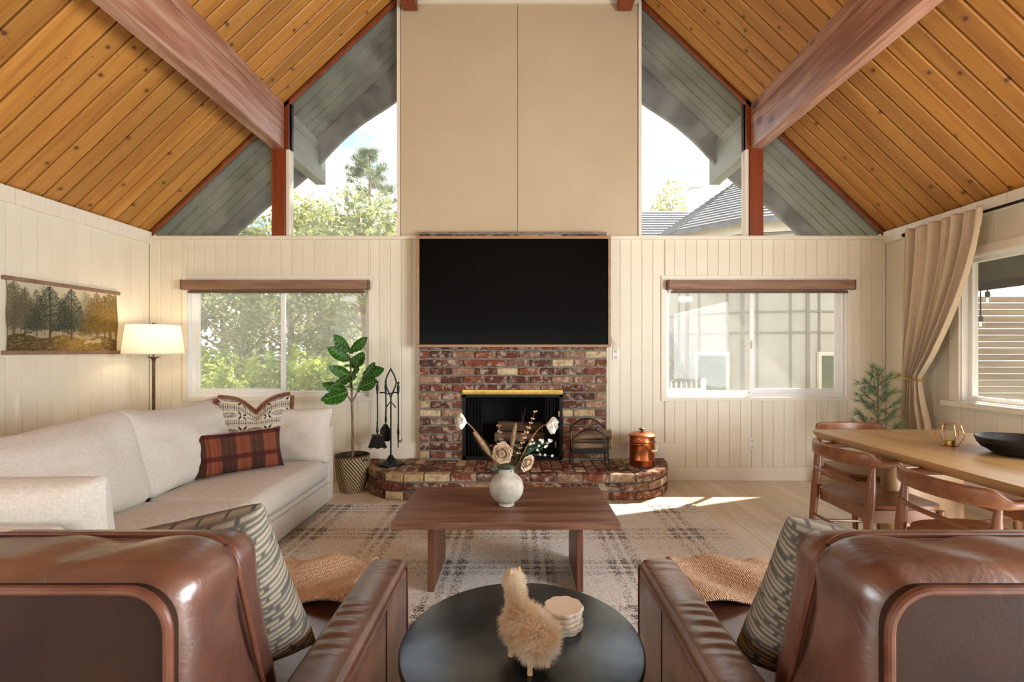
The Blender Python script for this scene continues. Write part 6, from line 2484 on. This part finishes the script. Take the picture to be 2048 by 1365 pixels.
def leafcloud(m, c, rad, n, size, flat=1.0, shell=0.35):
    """quads scattered through an ellipsoid shell"""
    c = Vector(c)
    for k in range(n):
        z = rg.uniform(-1, 1)
        a = rg.uniform(0, 2 * PI)
        q = math.sqrt(1 - z * z)
        r = 1 - shell * rg.random() ** 1.5
        p = c + Vector((rad[0] * q * math.cos(a), rad[1] * q * math.sin(a), rad[2] * z)) * r
        d = Vector((rg.gauss(0, 1), rg.gauss(0, 1), rg.gauss(0.2, 0.7))).normalized()
        s = d.orthogonal().normalized()
        s = (Matrix.Rotation(rg.uniform(0, 6.3), 3, d) @ s)
        L = size * rg.uniform(.6, 1.3)
        n0 = len(m.v)
        m.v += [p, p + d * L * 0.5 + s * L * 0.28, p + d * L, p + d * L * 0.5 - s * L * 0.28]
        m.f.append((n0, n0 + 1, n0 + 2, n0 + 3))


# hedge: separate shrubs
for k, (hx_, hy_, hh, lab) in enumerate(((-5.1, 7.2, 1.2, 'leftmost bright green hedge shrub beyond the sofa window'), (-4.1, 7.0, 1.05, 'bright green hedge shrub, second from left outside'),
                                         (-3.1, 7.0, 1.15, 'bright green hedge shrub, third from left outside'), (-2.15, 6.9, 1.1, 'bright green hedge shrub, rightmost beyond the sofa window'), (-6.2, 7.6, 1.25, 'bright green hedge shrub partly hidden behind the window frame'))):
    t = thing('hedge_shrub', lab, 'shrub', (hx_, hy_, -0.3), group='hedge shrubs outside the sofa window')
    m = MB()
    for q in range(16):
        leafcloud(m, (rg.uniform(-.55, .55), rg.uniform(-.3, .3), rg.uniform(.3, hh - 0.05 + 0.25)), (0.28, 0.28, 0.24), 210, 0.085, shell=0.5)
    for q in range(22):
        p = Vector((rg.uniform(-.6, .6), rg.uniform(-.4, .1), hh + rg.uniform(-.1, .2)))
        for w in range(14):
            leafcloud(m, p + Vector((rg.gauss(0, .02), 0, w * 0.022)), (0.03, 0.03, 0.02), 2, 0.075)
    m.build('foliage', M['hedge'], t, smooth=False, recalc=False)
    s = MB()
    for q in range(7):
        x_ = rg.uniform(-.4, .4)
        s.tube([(x_ * .4, 0, 0.005), (x_ * .8, rg.uniform(-.1, .1), 0.5), (x_, rg.uniform(-.2, .2), hh)], [0.018, 0.012, 0.005], 6)
    s.build('stems', M['treetrunk'], t)


def broad(label, loc, h, rx, mat, n, size, group, trunk_r=0.12, lo=0.35):
    t = thing('tree', label, 'tree', loc, group=group)
    s = MB()
    s.tube([(0, 0, 0), (0.05, 0, h * 0.3), (-0.03, 0, h * 0.6), (0, 0, h * 0.9)], [trunk_r, trunk_r * .8, trunk_r * .5, 0.02], 8)
    m = MB()
    for k in range(18):
        a = k * 2.4
        hh = lerp(lo, 0.92, k / 17) * h
        R_ = rx * math.sin(PI * min(0.95, 0.25 + 0.7 * k / 17)) * 0.75
        c = Vector((R_ * math.cos(a), R_ * math.sin(a), hh))
        s.tube([(0, 0, hh * 0.75), c * 0.6 + Vector((0, 0, hh * 0.35)), c], [trunk_r * .3, trunk_r * .2, 0.012], 5)
        leafcloud(m, c, (rx * 0.42, rx * 0.42, h * 0.10), n // 18, size, shell=0.8)
    s.build('trunk', M['treetrunk'], t)
    m.build('foliage', mat, t, smooth=False, recalc=False)
    return t


def pine(label, loc, h, rx, n, group, lo=0.3):
    t = thing('pine_tree', label, 'tree', loc, group=group)
    s, m = MB(), MB()
    s.tube([(0, 0, 0), (0.03, 0, h * 0.5), (0, 0, h)], [0.2, 0.14, 0.015], 8)
    for k in range(n):
        f = rg.random() ** 0.8
        hh = h * lerp(lo, 1.0, f)
        a = rg.uniform(0, 2 * PI)
        R_ = rx * (1.02 - f) ** 0.6 * rg.uniform(.45, 1.05)
        e = Vector((R_ * math.cos(a), R_ * math.sin(a), hh + R_ * 0.25))
        s.tube([(0, 0, hh), e], [0.03 * (1.1 - f), 0.008], 4)
        for q in (0.55, 0.75, 0.9, 1.0):
            p = Vector((0, 0, hh)).lerp(e, q)
            for w in range(30):
                d = Vector((rg.gauss(0, 1), rg.gauss(0, 1), rg.gauss(.5, .8))).normalized() * 0.2
                sd = d.orthogonal().normalized() * 0.014
                b = p + Vector((rg.gauss(0, .07), rg.gauss(0, .07), rg.gauss(0, .05)))
                n0 = len(m.v)
                m.v += [b - sd, b + sd, b + d]
                m.f.append((n0, n0 + 1, n0 + 2))
    s.build('trunk', M['treetrunk'], t)
    m.build('needles', M['treedark'], t, smooth=False, recalc=False)


G = 'trees beyond the house'
pine('tall pine seen through the left gable glass', (-5.5, 18.0, -0.3), 8.9, 2.6, 70, G, 0.4)
pine('pine tree standing at the left gable corner', (-9.6, 17.0, -0.3), 6.6, 1.6, 50, G, 0.2)
broad('yellow green leafy tree under the left gable pine', (-6.7, 15.5, -0.3), 6.6, 2.1, M['treelight'], 7500, 0.16, G)
broad('light green tree behind the hedge on the far left', (-7.6, 12.5, -0.3), 4.6, 1.6, M['treemid'], 5500, 0.15, G, lo=0.15)
broad('mid green tree behind the hedge in the left pane', (-5.4, 11.5, -0.3), 4.4, 1.5, M['treemid'], 5500, 0.14, G, lo=0.15)
broad('pale leafy tree behind the hedge in the right pane', (-3.6, 12.0, -0.3), 4.6, 1.5, M['treelight'], 5000, 0.14, G, lo=0.25)
broad('tree with grey branching trunk behind the fig plant', (-3.05, 9.6, -0.3), 4.8, 1.3, M['treemid'], 2600, 0.13, G, 0.09, lo=0.55)
broad('dense green tree hidden left behind the hedge', (-9.8, 13.0, -0.3), 5.0, 1.8, M['treemid'], 4500, 0.16, G, lo=0.15)
broad('bare crowned tree left above the neighbouring roof', (6.9, 22, -0.3), 9.3, 1.5, M['treelight'], 1500, 0.17, G, lo=0.6)
broad('olive tree behind the neighbouring chimney', (10.2, 23.5, -0.3), 9.6, 1.6, M['treelight'], 2200, 0.17, G, lo=0.6)
broad('tall leafy tree behind the chimney shading the sofa window', (1.75, 8.6, -0.3), 11.2, 2.5, M['treemid'], 12000, 0.22, G, 0.16, lo=0.66)

# far grey house behind the fig plant
t = thing('grey_house', 'grey gabled house far behind the hedge', 'house', (-8.0, 26, -0.3))
MB().box(-2.2, 2.0, -2, 2, 0, 3.0).build('wall', M['greyhouse'], t, smooth=False)
MB().prism([(-2.5, 2.9), (2.3, 2.9), (-0.1, 4.6)], -2.3, 2.3).build('roof', M['shingle'], t, smooth=False)
MB().box(-0.4, 0.7, -2.04, -1.98, 1.2, 2.3).build('window', M['winframe'], t, smooth=False)

# neighbouring house with a faceted turret
HC = Vector((5.9, 12.2, -0.3))
ho = thing('neighbour_house', 'cream sided neighbouring house with faceted turret and grey shingle roof', 'house', HC)
R_ = 2.35
HE = 4.30
ang = [math.radians(180 + 30 * k) for k in range(0, 12)]
vt = [Vector((R_ * math.cos(a), R_ * math.sin(a), 0)) for a in ang]
for k in range(6):
    a, b = vt[k], vt[k + 1]
    d = (b - a)
    L = d.length
    d.normalize()
    nrm = Vector((d.y, -d.x, 0))

    def slab(u0, u1, z0, z1, th, off=0.0):
        p0, p1 = a + d * u0 * L, a + d * u1 * L
        f0, f1 = nrm * off, nrm * (off + th)
        return MB().add([p0 + f0 + Vector((0, 0, z0)), p1 + f0 + Vector((0, 0, z0)), p1 + f1 + Vector((0, 0, z0)), p0 + f1 + Vector((0, 0, z0)),
                         p0 + f0 + Vector((0, 0, z1)), p1 + f0 + Vector((0, 0, z1)), p1 + f1 + Vector((0, 0, z1)), p0 + f1 + Vector((0, 0, z1))],
                        [(0, 3, 2, 1), (4, 5, 6, 7), (0, 1, 5, 4), (1, 2, 6, 5), (2, 3, 7, 6), (3, 0, 4, 7)])
    w_ = slab(0, 1, 0, HE, 0.1, -0.1).build('wall', M['siding'], ho, smooth=False)
    for (u0, u1) in ((-0.03, 0.03), (0.22, 0.25), (0.73, 0.76)):
        slab(u0, u1, 0.0, HE, 0.03).build('batten', M['batten'], w_, smooth=False)
    for z0 in (1.93, 2.36, 3.1):
        slab(0, 1, z0, z0 + 0.035, 0.02).build('batten', M['batten'], w_, smooth=False)
    slab(-0.02, 1.02, HE - 0.28, HE, 0.06).build('frieze', M['winframe'], w_, smooth=False)
    if k in (1, 3):
        wf = slab(0.18, 0.80, 0.45, 1.55, 0.05, 0.02).build('window', M['winframe'], ho, smooth=False)
        slab(0.24, 0.74, 0.52, 1.47, 0.02, 0.062).build('pane', M['treedark'], wf, smooth=False)  # tree green on the glass is a painted reflection
    if k in (1, 2):
        wf = slab(0.15, 0.85, 3.35, 4.0, 0.05, 0.02).build('window', M['brass'] if False else M['batten'], ho, smooth=False)
        slab(0.22, 0.78, 3.42, 3.95, 0.02, 0.062).build('pane', M['siding'], wf, smooth=False)
# shingled faceted roof: courses
apex = Vector((0, 0, 6.1))
RE = 2.62
cs = 20
for k in range(6):
    a0, a1 = ang[k], ang[k + 1]
    e0, e1 = Vector((RE * math.cos(a0), RE * math.sin(a0), HE - 0.02)), Vector((RE * math.cos(a1), RE * math.sin(a1), HE - 0.02))
    face = MB().add([e0, e1, apex, e0 + Vector((0, 0, -0.1)), e1 + Vector((0, 0, -0.1))], [(0, 1, 2), (0, 3, 4, 1)]).build('roof', M['shingle'], ho, smooth=False)
    nrm = (e1 - e0).cross(apex - e0).normalized()
    if nrm.z < 0:
        nrm = -nrm
    for c in range(cs):
        f0, f1 = c / cs, (c + 1) / cs
        p0, p1 = e0.lerp(apex, f0), e1.lerp(apex, f0)
        q0, q1 = e0.lerp(apex, f1), e1.lerp(apex, f1)
        up = nrm * 0.03
        MB().add([p0 + up, p1 + up, q1 + nrm * 0.004, q0 + nrm * 0.004, p0, p1], [(0, 1, 2, 3), (0, 4, 5, 1)]).build('shingle_course', M['shingle'], face, smooth=False, recalc=False)
# wing behind with its own roof
MB().box(-4.4, 3.0, 2.2, 6.5, 0, 4.4).build('wing_wall', M['siding'], ho, smooth=False)
wr_ = MB().add([(-4.7, 1.9, 4.3), (3.2, 1.9, 4.3), (3.2, 4.4, 6.35), (-4.7, 4.4, 6.35), (-4.7, 6.9, 4.3), (3.2, 6.9, 4.3)], [(0, 1, 2, 3), (3, 2, 5, 4), (0, 3, 4), (1, 5, 2)]).build('wing_roof', M['shingle'], ho, smooth=False)
for c in range(18):
    f0, f1 = c / 18, (c + 1) / 18
    y0_, z0_ = lerp(1.9, 4.4, f0), lerp(4.3, 6.35, f0)
    y1_, z1_ = lerp(1.9, 4.4, f1), lerp(4.3, 6.35, f1)
    MB().add([(-4.72, y0_ - 0.02, z0_ + 0.035), (3.2, y0_ - 0.02, z0_ + 0.035), (3.2, y1_, z1_ + 0.008), (-4.72, y1_, z1_ + 0.008), (-4.72, y0_, z0_), (3.2, y0_, z0_)],
             [(0, 1, 2, 3), (0, 4, 5, 1)]).build('shingle_course', M['shingle'], wr_, smooth=False, recalc=False)
ch = MB().box(-0.22, 0.06, 3.6, 3.9, 5.4, 6.95).build('chimney', M['picket'], ho, smooth=False)
MB().box(-0.27, 0.11, 3.55, 3.95, 6.9, 7.0).build('chimney_cap', M['picket'], ch, smooth=False)
# low porch roof at the left of the turret
MB().add([(-2.9, -0.9, 1.55), (-2.05, -0.9, 1.55), (-2.25, 0.2, 2.9), (-2.9, 0.2, 2.9), (-2.9, -0.9, 1.45), (-2.05, -0.9, 1.45), (-2.25, 0.2, 1.45), (-2.9, 0.2, 1.45)],
         [(0, 1, 2, 3), (0, 4, 5, 1), (1, 5, 6, 2), (0, 3, 7, 4), (3, 2, 6, 7), (4, 7, 6, 5)]).build('porch_roof', M['shingle'], ho, smooth=False)
# shrub and small white fence beneath it
t = thing('garden_shrub', 'green shrub beside the white picket fence outside', 'shrub', (3.25, 10.6, -0.3))
m = MB()
for q in range(10):
    leafcloud(m, (rg.uniform(-.3, .3), rg.uniform(-.2, .2), rg.uniform(.3, 1.45)), (0.25, 0.25, 0.22), 160, 0.09, shell=0.5)
m.build('foliage', M['treemid'], t, smooth=False, recalc=False)
MB().tube([(0, 0, 0), (0, 0, 1.2)], 0.03, 6).build('stem', M['treetrunk'], t)
t = thing('picket_fence', 'short white picket fence below the neighbouring porch', 'fence', (3.2, 9.6, -0.3))
for k in range(9):
    x_ = -0.35 + k * 0.1
    MB().prism([(x_ - 0.014, 0.0), (x_ + 0.014, 0.0), (x_ + 0.014, 0.92), (x_, 0.97), (x_ - 0.014, 0.92)], -0.012, 0.012).build('picket', M['picket'], t, smooth=False)
for z_ in (0.25, 0.78):
    MB().box(-0.4, 0.5, 0.012, 0.03, z_, z_ + 0.05).build('rail', M['picket'], t, smooth=False)
MB().box(0.47, 0.53, -0.03, 0.03, 0, 1.02).build('post', M['picket'], t, smooth=False)

# slatted timber fence beyond the side window
t = thing('slat_fence', 'tan horizontal slat fence outside the side window', 'fence', (8.2, 7.6, -0.3))
sp_ = 0.101
sl = cbox(1.55, 0.02, sp_ - 0.008, 0.003, M['fence'], 'slat')
for p_, x_ in enumerate((-0.85, 0.82, 2.49)):
    for k in range(24):
        piece('slat', sl, t, (x_, 0, 0.05 + sp_ * k))
for x_ in (-1.68, -0.015, 1.655, 3.3):
    piece('post', cbox(0.1, 0.1, 2.55, 0.006, M['fence'], 'post'), t, (x_, 0.06, 1.275))
# string lights under the eave
ZS = 1.86
pts_ = [(4.6, 6.0, 1.98), (5.0, 5.4, 1.90), (4.8, 4.9, 1.83), (4.6, 4.4, 1.9)]
o = MB().tube([(4.2, 5.55, 2.0), (4.6, 5.3, 1.94), (4.86, 5.08, 1.92), (4.72, 4.86, 1.92), (5.2, 4.75, 1.93), (6.2, 4.6, 1.98), (8, 4.2, 2.1)], 0.006, 6).build('light_cable', M['rodblack'])
tag(o, 'thin black string light cable outside side window', 'cable')
for k, (bx_, by_, bz_, lab) in enumerate(((4.72, 4.86, 1.87, 'clear string light bulb hanging higher outside side window'), (4.86, 5.08, 1.64, 'clear string light bulb hanging lower outside side window'))):
    t = thing('string_bulb', lab, 'light bulb', (bx_, by_, bz_), group='string lights outside')
    MB().lathe([(0.006, 0.0), (0.006, 1.92 - bz_)], n=8).build('cord', M['rodblack'], t)
    MB().lathe([(0.018, -0.06), (0.022, -0.05), (0.02, -0.01), (0.008, 0.002)], n=14).build('socket', M['soffitdark'], t)
    MB().lathe([(0.001, -0.145), (0.02, -0.135), (0.03, -0.112), (0.026, -0.085), (0.016, -0.06)], n=18, cap=False).build('glass', M['glassclear'], t)
    MB().tube([(-0.008, 0, -0.07), (-0.010, 0, -0.115), (0, 0, -0.09), (0.010, 0, -0.115), (0.008, 0, -0.07)], 0.0018, 6).build('filament', M['bulb'], t)

bpy.context.view_layer.update()
